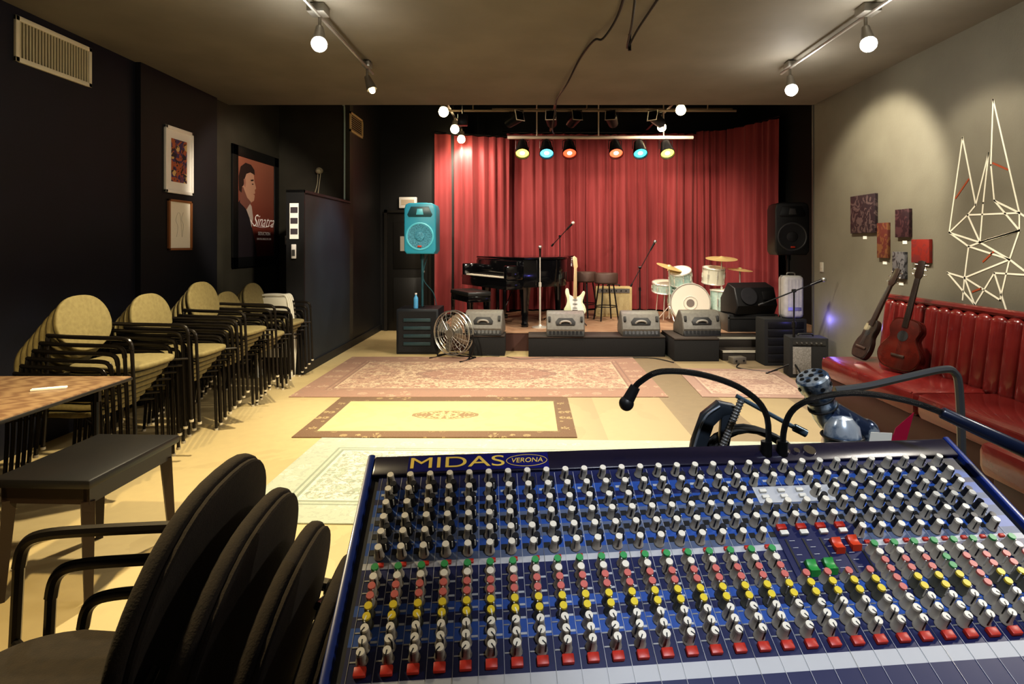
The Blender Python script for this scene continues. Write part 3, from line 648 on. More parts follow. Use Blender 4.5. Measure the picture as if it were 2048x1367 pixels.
# ------------------------------------------------------------------ bar stools, beige amp
stm=mat('stool_seat_grey',(.07,.038,.03),.6)
bs=None
for x,y in ((1.21,9.05),(.92,9.45)):
    if bs is None:
        bs=T('bar_stool','round bar stool with deep dark padded seat and black legs','stool',(x,y,.26),15,'dark round bar stools on the stage')
        b=B(); b.lathe([(.0,.58),(.17,.58),(.19,.60),(.19,.73),(.175,.75),(0,.755)],28); b.out('seat',stm,bs)
        for i in range(4):
            a=R(45+90*i); c_,s_=math.cos(a),math.sin(a)
            b=B(); b.cyl((.12*c_,.12*s_,.60),(.21*c_,.21*s_,0),.012,n=8); b.out('leg',blackm,bs)
        b=B(); b.ring((0,0,.22),.175,.008); b.out('foot_ring',blackm,bs)
    else: dup(bs,(x,y,.26),(0,0,R(50)))
t=T('combo_amplifier','beige tweed guitar amplifier with tan grille cloth on stage','amplifier',(1.40,9.55,.26),-5)
b=B(); b.bx(-.30,.30,-.12,.12,0,.50,0,.015); b.out('cabinet',mat('tweed',(.45,.36,.18),.8,col2=(.52,.42,.22),nscale=80),t)
b=B(); b.bx(-.26,.26,-.128,-.12,.05,.38,0,.003); b.out('grille',mat('grille_cloth',(.50,.42,.24),.85,col2=(.40,.33,.18),nscale=120),t)
b=B(); b.bx(-.26,.26,-.126,-.12,.40,.47,0)
for i in range(6): b.cyl((-.2+.08*i,-.126,.435),(-.2+.08*i,-.14,.435),.012,mi=1,n=10)
b.out('control_panel',[steel,black],t)
b=B(); b.tube([(-.1,0,.50),(-.08,0,.53),(.08,0,.53),(.1,0,.50)],.01,8); b.out('handle',black,t)

# ------------------------------------------------------------------ mic stands
def micstand(label,loc,h,boom=None,rz=0,mic=True,base='tripod',r=.009,sm=blackm,mm=steel):
    t=T('microphone_stand',label,'stand',loc,rz)
    b=B(); b.cyl((0,0,.03),(0,0,h*.6),r*1.3,n=10); b.cyl((0,0,h*.6),(0,0,h),r*.8,n=10); b.cyl((0,0,h*.58),(0,0,h*.64),r*2,n=10); b.out('pole',sm,t)
    if base=='tripod':
        for a in (-90,30,150):
            b=B(); b.cyl((0,0,.16),(.28*math.cos(R(a)),.28*math.sin(R(a)),.012),r*.8,n=8); b.sph((.28*math.cos(R(a)),.28*math.sin(R(a)),.012),.012,u=8,v=6); b.out('leg',sm,t)
    else:
        b=B(); b.lathe([(.12,0),(.12,.012),(.03,.03),(.015,.05)],24); b.out('base',sm,t)
    end=Vector((0,0,h)); d=Vector((0,-.3,1))
    if boom:
        a=Vector(boom[0])+Vector((0,0,h)); e=Vector(boom[1])+Vector((0,0,h))
        b=B(); b.cyl(a,e,r*.7,n=8); b.cyl((-.02,0,h),(.02,0,h),.018,n=10); b.cyl(a,a+(a-e).normalized()*.05,.015,n=10); b.out('boom',sm,t); end=e; d=(e-a)
    if mic:
        d=d.normalized(); b=B(); b.cyl(end,end+d*.13,.012,.017,n=12); b.out('microphone_body',blackm,t)
        b=B(); b.sph(end+d*.15,.027); b.out('microphone_grille',mm,t)
    return t
chp=mat('stand_chrome',(.85,.82,.75),.3,.6)
micstand('chrome straight microphone stand on stage',(.145,8.22,.26),1.02,None,0,True,'round',.011,chp)
micstand('black boom microphone stand by the piano',(.47,8.95,.26),1.33,((-.1,0,-.12),(.10,-.1,.10)),0,mm=chp)
micstand('black boom microphone stand in front of the drums',(1.68,8.7,.26),.85,((-.12,0,-.25),(.16,0,.26)),0)
micstand('black boom microphone stand beside the small amplifier',(2.90,6.25,0),.95,((-.34,0,-.14),(.14,-.08,.07)),0,True,'tripod',.011)

# ------------------------------------------------------------------ drums
spark=mat('drum_pearl',(.62,.76,.68),.2,col2=(.45,.62,.58),nscale=30,coat=.6)
head=mat('drum_head',(.88,.84,.72),.5); gold=mat('cymbal_bronze',(.85,.70,.32),.35,.5)
hoopm=mat('hoop_chrome',(.9,.88,.82),.25,.6)
def drum(name,label,M,r,d,sm=spark):
    t=T(name,label,'drum',M=M)
    b=B(); b.lathe([(r,0),(r,d)],36,cap=False); b.out('shell',sm,t)
    for z in (d+.002,-.002):
        b=B(); b.lathe([(0,z),(r*.98,z)],36,cap=False); b.out('drum_head',head,t)
    b=B()
    for z in (0,d): b.ring((0,0,z),r+.006,.010,n=36)
    for i in range(8):
        a=2*math.pi*i/8; c_,s_=math.cos(a)*(r+.012),math.sin(a)*(r+.012)
        b.cyl((c_,s_,0),(c_,s_,d),.004,n=6); b.cyl((c_,s_,d*.35),(c_,s_,d*.65),.012,n=8)
    b.out('hoop',hoopm,t); return t
def ax(loc,direction):
    q=Vector((0,0,1)).rotation_difference(Vector(direction).normalized()).to_matrix().to_4x4(); return Matrix.Translation(loc)@q
K=drum('bass_drum','pale pearl bass drum facing the room',ax((2.48,9.0,.57),(-.12,-1,.0)),.29,.36)
b=B(); b.ring((0,0,.364),.10,.006,n=30); b.cyl((0,0,.363),(0,0,.3655),.06,n=24,mi=1); b.out('port_ring',[hoopm,mat('drum_emblem',(.25,.22,.2),.4)],K)
for sx in (-1,1):
    b=B(); b.cyl((-.20,.20*sx,.10),(-.20,.34*sx,.16),.009,n=8); b.out('spur',hoopm,K)
def leggy(t,r,z0,z1,n=3):
    for i in range(n):
        a=2*math.pi*i/n+.4; b=B(); b.cyl((r*math.cos(a),r*math.sin(a),z1),((r+.02)*math.cos(a),(r+.02)*math.sin(a),z0),.008,n=8); b.out('leg',hoopm,t)
drum('rack_tom','pale pearl mounted tom above the bass drum',ax((2.36,8.90,.87),(-.2,-.4,1)),.165,.20)
drum('rack_tom','cream pearl mounted tom beside the taller cymbal',ax((2.88,8.95,.86),(.02,-.15,1)),.165,.24,mat('drum_cream',(.72,.70,.58),.25,coat=.5))
t_=drum('floor_tom','pale pearl floor tom on three chrome legs',ax((2.98,8.72,.42),(0,-.02,1)),.205,.34); leggy(t_,.21,-.16,.2)
t_=drum('snare_drum','small snare drum beside the bass drum',ax((2.13,9.05,.72),(0,-.2,1)),.18,.14); leggy(t_,.10,-.45,0)
for i,(x,y,zt,r,tx,ty) in enumerate(((2.16,8.82,1.12,.20,.28,-.2),(2.38,9.1,1.08,.18,-.15,-.2),(2.98,8.85,1.25,.24,.0,-.15),(3.24,8.78,1.08,.19,.08,-.1),)):
    t=T('cymbal_stand','bronze cymbal on a chrome tripod stand','cymbal',(x,y,.26),0,'cymbals of the drum kit')
    h=zt-.26
    b=B(); b.cyl((0,0,.05),(0,0,h+.03),.010,n=8); b.cyl((0,0,h*.5),(0,0,h*.55),.018,n=8); b.out('pole',hoopm,t)
    for a in (0,120,240):
        b=B(); b.cyl((0,0,.25),(.2*math.cos(R(a+40)),.2*math.sin(R(a+40)),.008),.008,n=6); b.out('leg',hoopm,t)
    b=B(); M=Matrix.Translation((0,0,h))@Vector((0,0,1)).rotation_difference(Vector((tx,ty,1)).normalized()).to_matrix().to_4x4()
    b.lathe([(r,-.012),(r*.6,.0),(r*.2,.008),(r*.12,.025),(0,.03),(0,.027),(r*.12,.022),(r*.2,.005),(r*.6,-.003),(r,-.0135)],32,0,M,cap=False); b.out('cymbal',gold,t)
t=T('drum_throne','round black drummer stool behind the drums','stool',(2.62,9.6,.26)); b=B(); b.lathe([(0,.46),(.15,.46),(.16,.5),(.14,.54),(0,.55)],24); b.out('seat',blackfab,t); b=B(); b.cyl((0,0,.1),(0,0,.47),.015); b.out('pole',chrome,t)
for a in (90,210,330):
    b=B(); b.cyl((0,0,.25),(.22*math.cos(R(a)),.22*math.sin(R(a)),.01),.009,n=8); b.out('leg',chrome,t)

# ------------------------------------------------------------------ gear at the stage corner
t=T('equipment_rack','black equipment rack cabinet at the foot of the stage','cabinet',(3.08,6.98,0))
b=B(); b.bx(-.26,.25,-.14,.14,0,.56,0,.01); b.out('cabinet_body',blackfab,t)
for i in range(5):
    b=B(); b.bx(-.22,.21,-.148,-.14,.05+.1*i,.13+.1*i,0,.003); b.out('rack_unit',mat('rack_face',(.02,.02,.024),.3,.4),t)
t=T('hard_case','tall pale grey hard instrument case standing on the rack','case',(3.20,6.98,.56),0)
b=B(); b.box((0,0,.26),(.25,.2,.52),0,.05,seg=3); b.box((0,0,.26),(.256,.012,.526),1,.004)
for i in range(5): b.box((-.08+.04*i,-.101,.26),(.008,.006,.42),0,.002)
b.out('shell',[mat('case_white',(.40,.39,.40),.4,col2=(.50,.49,.49),nscale=9),steel],t)
b=B(); b.tube([(-.05,0,.52),(-.04,0,.55),(.04,0,.55),(.05,0,.52)],.008,8); b.out('handle',steel,t)
b=B(); b.bx(-.08,.08,-.107,-.1,.1,.14); b.out('latch',steel,t)
t=T('practice_amplifier','small black guitar amplifier with grey grille cloth on the floor','amplifier',(3.06,6.32,0),-8)
b=B(); b.bx(-.20,.20,-.12,.12,0,.44,0,.012); b.out('cabinet',blackfab,t)
b=B(); b.bx(-.17,.02,-.126,-.12,.04,.34,0,.003); b.out('grille',mat('grille_silver',(.22,.21,.20),.8,col2=(.13,.12,.11),nscale=90),t)
b=B(); b.bx(-.17,.17,-.126,-.12,.36,.41)
for i in range(6): b.cyl((-.13+.05*i,-.126,.385),(-.13+.05*i,-.138,.385),.009,n=8,mi=1)
b.out('control_panel',[mat('panel_dark',(.03,.03,.03),.4),steel],t)
b=B(); b.tube([(-.08,0,.44),(-.06,0,.465),(.06,0,.465),(.08,0,.44)],.009,8); b.out('handle',black,t)
b=B(); b.bx(-.09,.09,-.06,.06,0,.08,0,.008); b.cyl((-.05,-.062,.04),(-.05,-.07,.04),.012,mi=1); b.cyl((.05,-.062,.04),(.05,-.07,.04),.012,mi=1)
b.out('stage_box',[mat('stagebox',(.2,.18,.15),.4,.5),black],label='small grey metal cable junction box on the floor by the risers',cat='box',loc=(2.55,7.0,0),rot=(0,0,.2))
cabm=mat('cable_black',(.012,.012,.012),.5)
for i,pts in enumerate((((-.3,7.35,.008),(-.1,7.2,.008),(.3,7.28,.008),(.8,7.22,.008),(1.5,7.3,.008),(1.77,7.0,.008)),((2.55,6.93,.008),(2.45,6.7,.008),(2.7,6.5,.008),(2.85,6.55,.008)),((-1.2,7.5,.008),(-1.0,7.62,.008),(-.9,7.55,.008),(-.4,7.41,.008)))):
    b=B(); b.tube(pts,.006,6); b.out('floor_cable',cabm,label='black audio cable snaking along the floor by the stage',cat='cable',group='audio cables on the floor')

# ------------------------------------------------------------------ curtains
cn=NT('curtain_velvet')
mpn=cn.t.nodes.new('ShaderNodeMapping'); mpn.inputs['Scale'].default_value=(9,9,.7); cn.t.links.new(cn.tc.outputs['Object'],mpn.inputs[0])
f=cn.noise(1.,mpn.outputs[0],4)
c=cn.mix(f,(.13,.012,.017),(.36,.062,.068)); cn.t.links.new(c,cn.b.inputs['Base Color']); cn.b.inputs['Roughness'].default_value=.8
cn.b.inputs['Sheen Weight'].default_value=.3; cn.b.inputs['Sheen Tint'].default_value=(1,.5,.48,1)
curtm=cn.m
def curtain(label,p0,p1,z0,z1,wl=.15,amp=.045,seed=0):
    rnd=random.Random(seed); p0=Vector(p0);p1=Vector(p1); L=(p1-p0).length; d=(p1-p0).normalized(); nn=Vector((d.y,-d.x))
    nx=int(L/.012); nz=10; bm=bmesh.new(); rows=[]
    ph=[rnd.uniform(0,6.28) for _ in range(5)]
    for j in range(nz+1):
        v=j/nz; z=z0+(z1-z0)*v; row=[]
        for i in range(nx+1):
            s_=L*i/nx; a=amp*(1.0-.4*v)
            q=s_+.04*math.sin(s_*5+ph[3])+.025*math.sin(s_*11+ph[0])+ .012*math.sin(v*3+ph[4])
            off=a*(math.sin(2*math.pi*q/wl+ph[0])+.5*math.sin(2*math.pi*q/(wl*2.3)+ph[1]+v*.8)+.2*math.sin(2*math.pi*q/(wl*.47)+ph[2]))
            p=p0+d*s_+nn*off; row.append(bm.verts.new((p.x,p.y,z)))
        rows.append(row)
    for j in range(nz):
        for i in range(nx): bm.faces.new((rows[j][i],rows[j][i+1],rows[j+1][i+1],rows[j+1][i]))
    b=B(); b.bm.free(); b.bm=bm
    return b.out('stage_curtain',curtm,label=label,cat='curtain',group='red stage curtains')
cl='full-length dusty red velvet stage curtain with deep vertical folds'
curtain(cl,(-1.22-.40,9.62),(-.36,9.98),.29,3.33,.20,.05,1)
curtain(cl,(-.42,10.28),(1.05,10.32),.29,3.46,.19,.05,2)
curtain(cl,(1.02,10.36),(2.32,10.30),.29,3.46,.18,.055,3)
curtain(cl,(2.30,10.22),(3.02,10.30),.29,3.46,.15,.055,4)
curtain(cl,(3.0,10.26),(3.52,10.16),.29,3.50,.15,.05,5)
curtain(cl,(3.50,10.12),(4.02,9.2),.29,3.50,.17,.05,6)
b=B(); b.tube([(-1.62,9.66,3.36),(-.36,10.02,3.36)],.018,8,smooth=False); b.tube([(-.5,10.34,3.50),(3.45,10.34,3.50),(4.05,9.2,3.54)],.018,8,smooth=False)
b.tube([(-.9,9.86,3.36),(-.9,9.86,4.1)],.01,6,smooth=False); b.tube([(1.5,10.34,3.5),(1.5,10.34,4.1)],.01,6,smooth=False); b.out('curtain_rail',blackm,label='black steel rail carrying the stage curtains',cat='rail')

# ------------------------------------------------------------------ stage lighting
def lightobj(name,typ,loc,power,col,target=None,angle=60,blend=.6,size=.05):
    l=bpy.data.lights.new(name,typ); l.energy=power; l.color=col
    if typ=='SPOT': l.spot_size=R(angle); l.spot_blend=blend
    if typ in('SPOT','POINT'): l.shadow_soft_size=size
    o=bpy.data.objects.new(name,l); COL.objects.link(o); o.location=loc
    if target is not None:
        d=Vector(target)-Vector(loc); o.rotation_euler=d.to_track_quat('-Z','Y').to_euler()
    return o
barm=mat('pipe_white',(.65,.55,.47),.4,.2)
b=B(); b.cyl((-.33,8.30,3.02),(2.38,8.30,3.02),.026,n=10)
for x in (.1,1.0,1.95): b.cyl((x,8.30,3.02),(x,8.30,4.1),.010,n=8)
b.out('lighting_bar',barm,label='pale pipe lighting bar hung above the stage',cat='lighting bar')
pars=[(-.11,(1,.80,.12)),(.24,(.10,.62,.85)),(.57,(1,.08,.03)),(1.24,(1,.12,.05)),(1.59,(.06,.65,.70)),(1.98,(1,.84,.12))]
for x,c in pars:
    t=T('par_can','black par can stage light with coloured lens hung from pipe','stage light',(x,8.30,3.02),0,'coloured par can stage lights')
    tgt=Vector((0,-.62,-.78)).normalized(); o_=Vector((0,-.04,-.16))
    b=B(); b.tube([(-.095,0,-.17),(-.095,0,-.05),(0,0,-.025),(.095,0,-.05),(.095,0,-.17)],.006,6,smooth=False); b.cyl((0,0,-.04),(0,0,.03),.012,n=8); b.out('yoke',blackm,t)
    b=B(); M=Matrix.Translation(o_)@Vector((0,0,1)).rotation_difference(tgt).to_matrix().to_4x4()
    b.lathe([(.03,-.12),(.070,-.10),(.085,0),(.105,.10),(.105,.13),(.098,.13),(.090,.07)],20,0,M); b.out('can',blackm,t)
    m=mat('lens_%d'%int(x*100+50),tuple(.3*k for k in c),.3,emit=c,estr=3.)
    b=B(); b.lathe([(.093,.10),(.05,.108),(0.035,.11)],20,0,M,cap=False); b.lathe([(.035,.110),(0,.112)],20,1,M,cap=False); b.out('lens',[m,mat('lens_hot_%d'%int(x*100+50),c,.3,emit=tuple(.5+.5*k for k in c),estr=10.)],t)
    p=Vector((x,8.30,3.02))+o_+tgt*.18
    lightobj('par_beam','SPOT',p,60,tuple(.35+.65*k for k in c),p+tgt,75,.8,.07)
bulbm=mat('bulb_warm',(1,.85,.55),.3,emit=(1,.80,.42),estr=30.)
for xr,ys in ((-1.15,(7.6,8.73,9.55)),(1.98,(7.5,8.58))):
    t=T('track_light_rail','black track rail with bare warm spot bulbs over the stage','track light',(xr,8.5,3.40))
    b=B(); b.bx(-.02,.02,-1.2,1.15,0,.03); b.cyl((0,-1.0,.03),(0,-1.0,.7),.008,n=8); b.cyl((0,1.0,.03),(0,1.0,.7),.008,n=8); b.out('rail',blackm,t)
    for yy in ys:
        dy=yy-8.5
        b=B(); b.cyl((0,dy,0),(0,dy,-.06),.02,n=10); b.cyl((0,dy+.03,-.05),(0,dy-.02,-.14),.045,.055,n=16); b.out('lamp_head',mat('lamp_white',(.5,.47,.4),.4),t)
        b=B(); b.sph((0,dy-.03,-.18),.066); b.out('bulb',bulbm,t)
        lightobj('bulb_light','SPOT',(xr,yy+.05,3.10),(140 if yy<9 else 36),(1,.84,.64),(xr+(.6 if xr<0 else -.1),yy+1.6,1.2),130,.7,.05)
b=B(); b.cyl((-1.2,8.0,3.34),(2.9,8.0,3.34),.018,n=8); b.cyl((-.6,9.0,3.6),(3.2,9.0,3.6),.02,n=8); b.cyl((.35,7.2,3.42),(.35,9.8,3.42),.018,n=8)
for x in (-.8,.8,2.5): b.cyl((x,8.0,3.34),(x,8.0,4.1),.01,n=6)
b.out('ceiling_pipe_grid',mat('pipe_grey',(.26,.20,.15),.4,.3),label='dark steel pipe grid hung below the black stage ceiling',cat='pipe grid')
for i,(x,a) in enumerate(((-.22,.7),(.30,-.1),(.62,.3),(1.15,-.3),(1.78,-.7))):
    t=T('stage_floodlight','black barrel stage light with pale gel frame hung near the ceiling','stage light',(x,8.0,3.34),0,'barrel stage lights by the ceiling',rot=(0,0,a))
    b=B(); b.tube([(-.09,0,-.13),(-.09,0,-.03),(.09,0,-.03),(.09,0,-.13)],.005,6,smooth=False); b.out('yoke',blackm,t)
    M=Matrix.Translation((0,0,-.12))@Matrix.Rotation(R(75),4,'X')
    b=B(); b.lathe([(.04,-.16),(.07,-.14),(.08,0),(.085,.12),(.075,.12),(.07,.05)],18,0,M); b.out('can',blackm,t)
    b=B(); b.ring((0,0,0),.10,.009,n=4,mi=0)
    b.bm.transform(M@Matrix.Translation((0,0,.125))@Matrix.Rotation(R(45),4,'Z')); b.out('gel_frame',mat('gel_grey',(.3,.25,.2),.4) if i in (2,3) else mat('gel_white',(.9,.85,.78),.4),t)

# ------------------------------------------------------------------ house track lights
coolb=mat('bulb_white',(1,.97,.9),.3,emit=(1,.96,.88),estr=150.)
railm=mat('rail_steel',(.35,.34,.31),.4,.5)
for xr in (-1.46,2.33):
    t=T('ceiling_track_light','steel ceiling track with round spot lamps','track light',(xr,4.5,ZC))
    b=B(); b.tube([(0,-3.6,-.06),(0,.78,-.06)],.013,8,smooth=False); b.box((0,-.58,-.03),(.12,.12,.06),0,.005); b.box((0,.60,-.035),(.07,.10,.05),0,.005); b.box((0,-2.3,-.03),(.12,.12,.06),0,.005); b.out('rail',railm,t)
    for dy in (-.55,.60,-3.3):
        side=(xr<0 and dy==.60)
        aim=Vector((.1 if xr<0 else -.05,-.35,-1)).normalized() if not side else Vector((.35,-.1,-.9)).normalized()
        c0=Vector((0,dy,-.14))
        b=B(); b.cyl((0,dy,-.03),c0,.012,n=8); b.cyl(c0,c0+aim*.07,.026,.038,n=18); b.cyl(c0+aim*.07,c0+aim*.13,.038,.046,n=18); b.out('lamp_head',mat('lamp_silver',(.3,.28,.25),.3,.8),t)
        b=B(); b.sph(c0+aim*.14,.052 if not side else .026,u=20,v=14); b.out('bulb',coolb if not side else bulbm,t)
for p,pw,c,tg,an in (
    ((-1.46,3.88,2.74),420,(1,.86,.58),(-1.2,4.0,0),120),
    ((-1.38,5.08,2.74),230,(1,.90,.72),(-.3,6.6,0),120),
    ((2.33,3.88,2.74),160,(1,.92,.76),(1.7,3.9,0),125),
    ((2.33,5.04,2.74),230,(1,.92,.78),(1.2,5.7,0),115),
    ((2.33,5.02,2.74),140,(1,.90,.70),(3.34,5.35,2.05),85),
    ((2.33,3.84,2.74),60,(1,.90,.72),(3.34,4.2,1.7),80),
    ((-1.46,1.15,2.74),330,(1,.79,.42),(-1.9,1.7,0),110),
    ((2.33,1.15,2.74),75,(1,.92,.8),(1.0,2.2,0),125),
    ((-1.50,5.0,2.74),250,(1,.88,.72),(-3.5,7.0,1.9),48)):
    lightobj('track_spot','SPOT',p,pw,c,tg,an,.5,.05)
t=T('ceiling_track_light','short steel ceiling track with one spot lamp above mixing desk','track light',(.5,-.3,ZC))
b=B(); b.bx(-.4,.4,-.012,.012,-.05,0); b.cyl((0,0,-.05),(0,.03,-.16),.04,.05); b.out('rail',railm,t); b=B(); b.sph((0,.035,-.19),.04); b.out('bulb',coolb,t)
lightobj('desk_spot','SPOT',(.5,-.25,2.85),135,(.86,.92,1),(.48,.88,1.0),34,.6,.04)
lightobj('added_floor_fill','SPOT',(.4,6.0,3.0),140,(1,.90,.76),(.2,6.4,0),120,.6,.15)  # fill spot added over the far rugs, no fixture behind it
lightobj('added_floor_fill','SPOT',(.4,2.6,3.0),95,(1,.92,.80),(.2,3.4,0),100,.6,.15)  # second added fill, nearer the desk, also without a fixture
lightobj('added_stage_fill','SPOT',(2.0,6.3,3.0),130,(1,.93,.84),(2.7,8.9,.7),45,.6,.06)  # fill added from the front to brighten the drums, no fixture
lightobj('added_stage_fill','SPOT',(-.2,6.3,3.0),100,(1,.86,.78),(.6,9.8,1.3),55,.8,.06)  # another added front fill, aimed at the curtain, no fixture
lightobj('blue_led','POINT',(3.28,6.35,.62),1.8,(.22,.20,1),size=.03)
lightobj('blue_wash','SPOT',(-.86,7.28,2.88),150,(.45,.75,1),(-2.55,7.3,1.3),44,.9,.08)
t=T('wash_light','small dark stage wash light hung near the soffit edge','stage light',(-.86,7.28,3.02)); b=B(); b.box((0,0,.03),(.12,.12,.14),0,.01); b.cyl((0,0,.1),(0,0,1.08),.01,n=8); b.out('housing',blackm,t)

b=B(); b.tube([(.60,3.4,3.08),(.62,4.0,3.07),(.56,4.35,3.03),(.50,4.45,3.05),(.44,5.0,3.09),(.36,5.6,3.03),(.30,6.3,3.07),(.30,6.72,3.05),(.28,7.1,2.9),(.35,8.0,3.0)],.009,6); b.out('hanging_wire',cabm,label='black wire sagging along the ceiling toward the stage',cat='wire')
b=B(); b.tube([(.66,3.5,3.09),(.70,3.9,2.98),(.76,4.45,2.99),(.80,4.2,3.05),(.86,3.7,3.09)],.008,6); b.out('hanging_wire',cabm,label='short looped black wire drooping from the ceiling',cat='wire')
b=B(); b.cyl((.78,4.45,3.1),(.78,4.45,2.97),.012,n=8); b.out('ceiling_hook',blackm,label='small black hook in the ceiling',cat='hook')

# ------------------------------------------------------------------ desk + mixing console
YAW=5
t=T('console_desk','dark sturdy desk under the mixing console','desk',(.30,.82,0),YAW)
b=B(); b.bx(-.52,.56,-.62,.48,.715,.745,0,.005); b.out('desktop',mat('desk_dark',(.02,.018,.018),.5),t)
for sx in (-.48,.52):
    for sy in (-.57,.43): b=B(); b.bx(sx-.025,sx+.025,sy-.025,sy+.025,0,.715,0,.004); b.out('leg',blackm,t)
b=B(); b.bx(-.48,.52,.42,.44,.35,.70); b.out('modesty_panel',mat('desk_panel',(.012,.012,.014),.6),t)

TH=math.atan2(.121,.231); CT,ST=math.cos(TH),math.sin(TH); SL=.266
def ml(X,S,N=0.): return Vector((X,-CT*S-ST*N,.334-ST*S+CT*N))
MIX=T('mixing_console','large blue-black mixing console covered in rows of coloured knobs','mixing console',(-.215,.887,.75),YAW)
MR=Matrix(((1,0,0,0),(0,CT,-ST,0),(0,ST,CT,0),(0,0,0,1)))
def mp_(X,S,N=0.): return Matrix.Translation(ml(X,S,N))@MR
navy=mat('console_navy',(.008,.013,.075),.4); navy2=mat('console_blue',(.025,.085,.34),.4); pale=mat('console_pale',(.46,.47,.50),.45); greyp=mat('console_grey',(.10,.13,.22),.45); blueside=mat('console_side_blue',(.010,.03,.18),.3,coat=.3)
W1=.985; XA=-.032
def prof(N,S0,S1):
    a=ml(0,S0,N); c_=ml(0,S1,N); return (a.y,a.z),(c_.y,c_.z)
(a0,a1),(c0,c1)=prof(-.003,-.040,.50)
P=[(a0,a1),(c0,c1),(c0-.02,c1-.03),(c0-.02,.03),(c0+.05,.0),(a0-.01,.0),(a0+.01,.05),(a0+.012,a1-.03)]
MX=Matrix(((0,0,1,XA),(1,0,0,0),(0,1,0,0),(0,0,0,1)))
b=B(); b.prism(P,W1,MX,0); b.out('chassis',mat('console_black',(.012,.013,.018),.4),MIX,smooth=False)
for x0 in (XA-.012,XA+W1):
    (a0_,a1_),(c0_,c1_)=prof(.006,-.046,.51)
    P=[(a0_,a1_),(c0_,c1_),(c0_-.01,c1_-.03),(c0_-.01,.04),(c0_+.05,.0),(a0_,.0),(a0_+.012,.04),(a0_+.014,a1_-.02)]
    b=B(); b.prism(P,.012,Matrix(((0,0,1,x0),(1,0,0,0),(0,1,0,0),(0,0,0,1))),0,.003); b.out('side_cheek',blueside,MIX)
BS=-.024
b=B(); b.box((0,0,0),(W1,.038,.008),0,.003,M=mp_(XA+W1/2,BS,.002)); b.out('rear_bezel',mat('bezel_violet',(.012,.010,.028),.25,coat=.4),MIX)
b=B(); b.box((0,0,0),(.225,.031,.0008),0,0,M=mp_(.135,BS,.0062)); b.out('name_plate',mat('plate_blue',(.008,.010,.13),.3),MIX)
goldl=mat('gold_letter',(.62,.46,.10),.4,emit=(.6,.42,.08),estr=.12)
text('MIDAS',.030,goldl,MIX,ml(.100,BS,.0070),(TH,0,0),sx=1.78,bold=0.)
text('VERONA',.013,goldl,MIX,ml(.212,BS,.0070),(TH,0,0),sx=1.0,shear=.2)
b=B(); pts=[mp_(.212,BS,.0070)@Vector((.033*math.cos(2*math.pi*i/28),.0115*math.sin(2*math.pi*i/28),0)) for i in range(28)]; b.tube(pts,.0006,4,smooth=False,closed=True); b.out('emblem_ring',goldl,MIX)
for x,r in ((.653,.005),(.670,.005),(.693,.010)):
    b=B(); b.cyl(ml(x,BS,.004),ml(x,BS,.010),r,n=14); b.out('socket',chrome,MIX)
b=B(); C0=-.020; C1=W1+XA-.012
def band(s0,s1,mi,x0=C0,x1=C1,N=.0004):
    b.box((0,0,0),(x1-x0,(s1-s0)*SL,.0012),mi,0,M=mp_((x0+x1)/2,(s0+s1)/2*SL,N))
for s0,s1,mi in ((-.02,.075,0),(.075,.135,1),(.135,.17,0),(.17,.245,1),(.245,.285,3),(.285,.33,1),(.33,.40,3),(.40,.47,1),(.47,.512,3),(.512,.545,2),(.545,.72,0),(.72,.77,1),(.77,.82,0),(.82,.90,1),(.90,1.045,0),(1.045,1.11,2),(1.11,1.9,0)): band(s0,s1,mi)
P1=.030
for i in range(32):
    X=-.015+i*P1; band(-.01,1.9,2 if i%4 else 4,X-.0003,X+.0003,.0011)
for i in range(31):
    X=i*P1
    for s_ in (.165,.25,.33,.41,.62,.69,.75,.81,.88): band(s_,s_+.010,2,X+.006,X+.014,.0011)
    for s_ in (.19,.27,.35,.44): band(s_,s_+.03,5,X-.014,X-.005,.0011)
    for s_ in (.60,.66,.72,.78,.84,.90,.96): band(s_,s_+.006,4,X-.014,X-.007,.0011)
    if i%2==0: band(.10,.115,2,X-.012,X+.012,.0011)
band(.40,.715,0,.565,.690,.0018); band(.15,.26,2,.565,.690,.0016)
for i in range(5):
    band(.49,.69,5,.574+.026*i,.577+.026*i,.0026); 
    for k in range(5): band(.50+.04*k,.503+.04*k,2,.580+.026*i,.588+.026*i,.0026)
b.out('control_panel',[navy,navy2,pale,greyp,steel,black],MIX,smooth=False)
kg=mat('knob_grey',(.40,.37,.32),.4); kb=mat('knob_black',(.012,.013,.018),.4); kw_=mat('knob_line_white',(.8,.8,.75),.4)
caps={'w':mat('cap_light',(.74,.70,.61),.4),'b':kb,'g':mat('cap_green',(.05,.30,.10),.4),'r':mat('cap_rose',(.55,.15,.13),.4),'y':mat('cap_yellow',(.70,.55,.04),.4)}
KD={'b':(.0160,.0058)}
def kdim(k): return KD.get(k,(.0210,.0061))
def knob_geo(b,M,k):
    h,r=kdim(k)
    b.lathe([(r*1.22,.001),(r*1.12,.0035),(r*.97,.005),(r*.84,h*.86)],14,0,M,cap=False)
    b.lathe([(r*.84,h*.86),(r*.78,h),(0,h)],14,1,M,cap=False)
    b.box((0,-r*.93,h*.6),(.0014,.0014,h*.7),2,0,M=M); b.box((0,-r*.4,h),(.0014,r*.9,.0006),2,0,M=M)
skirt={'w':kg,'b':kb,'g':kg,'r':kg,'y':mat('knob_dark_skirt',(.10,.10,.08),.45)}
rows=[(.030,'w'),(.078,'b'),(.124,'w'),(.168,'b'),(.212,'w'),(.256,'b'),(.300,'w'),(.344,'b'),(.388,'w'),(.432,'b'),(.476,'w'),(.580,'g'),(.627,'w'),(.672,'r'),(.718,'r'),(.765,'y'),(.812,'y'),(.862,'w'),(.912,'w'),(.960,'w')]
pos=[]
rr=random.Random(7)
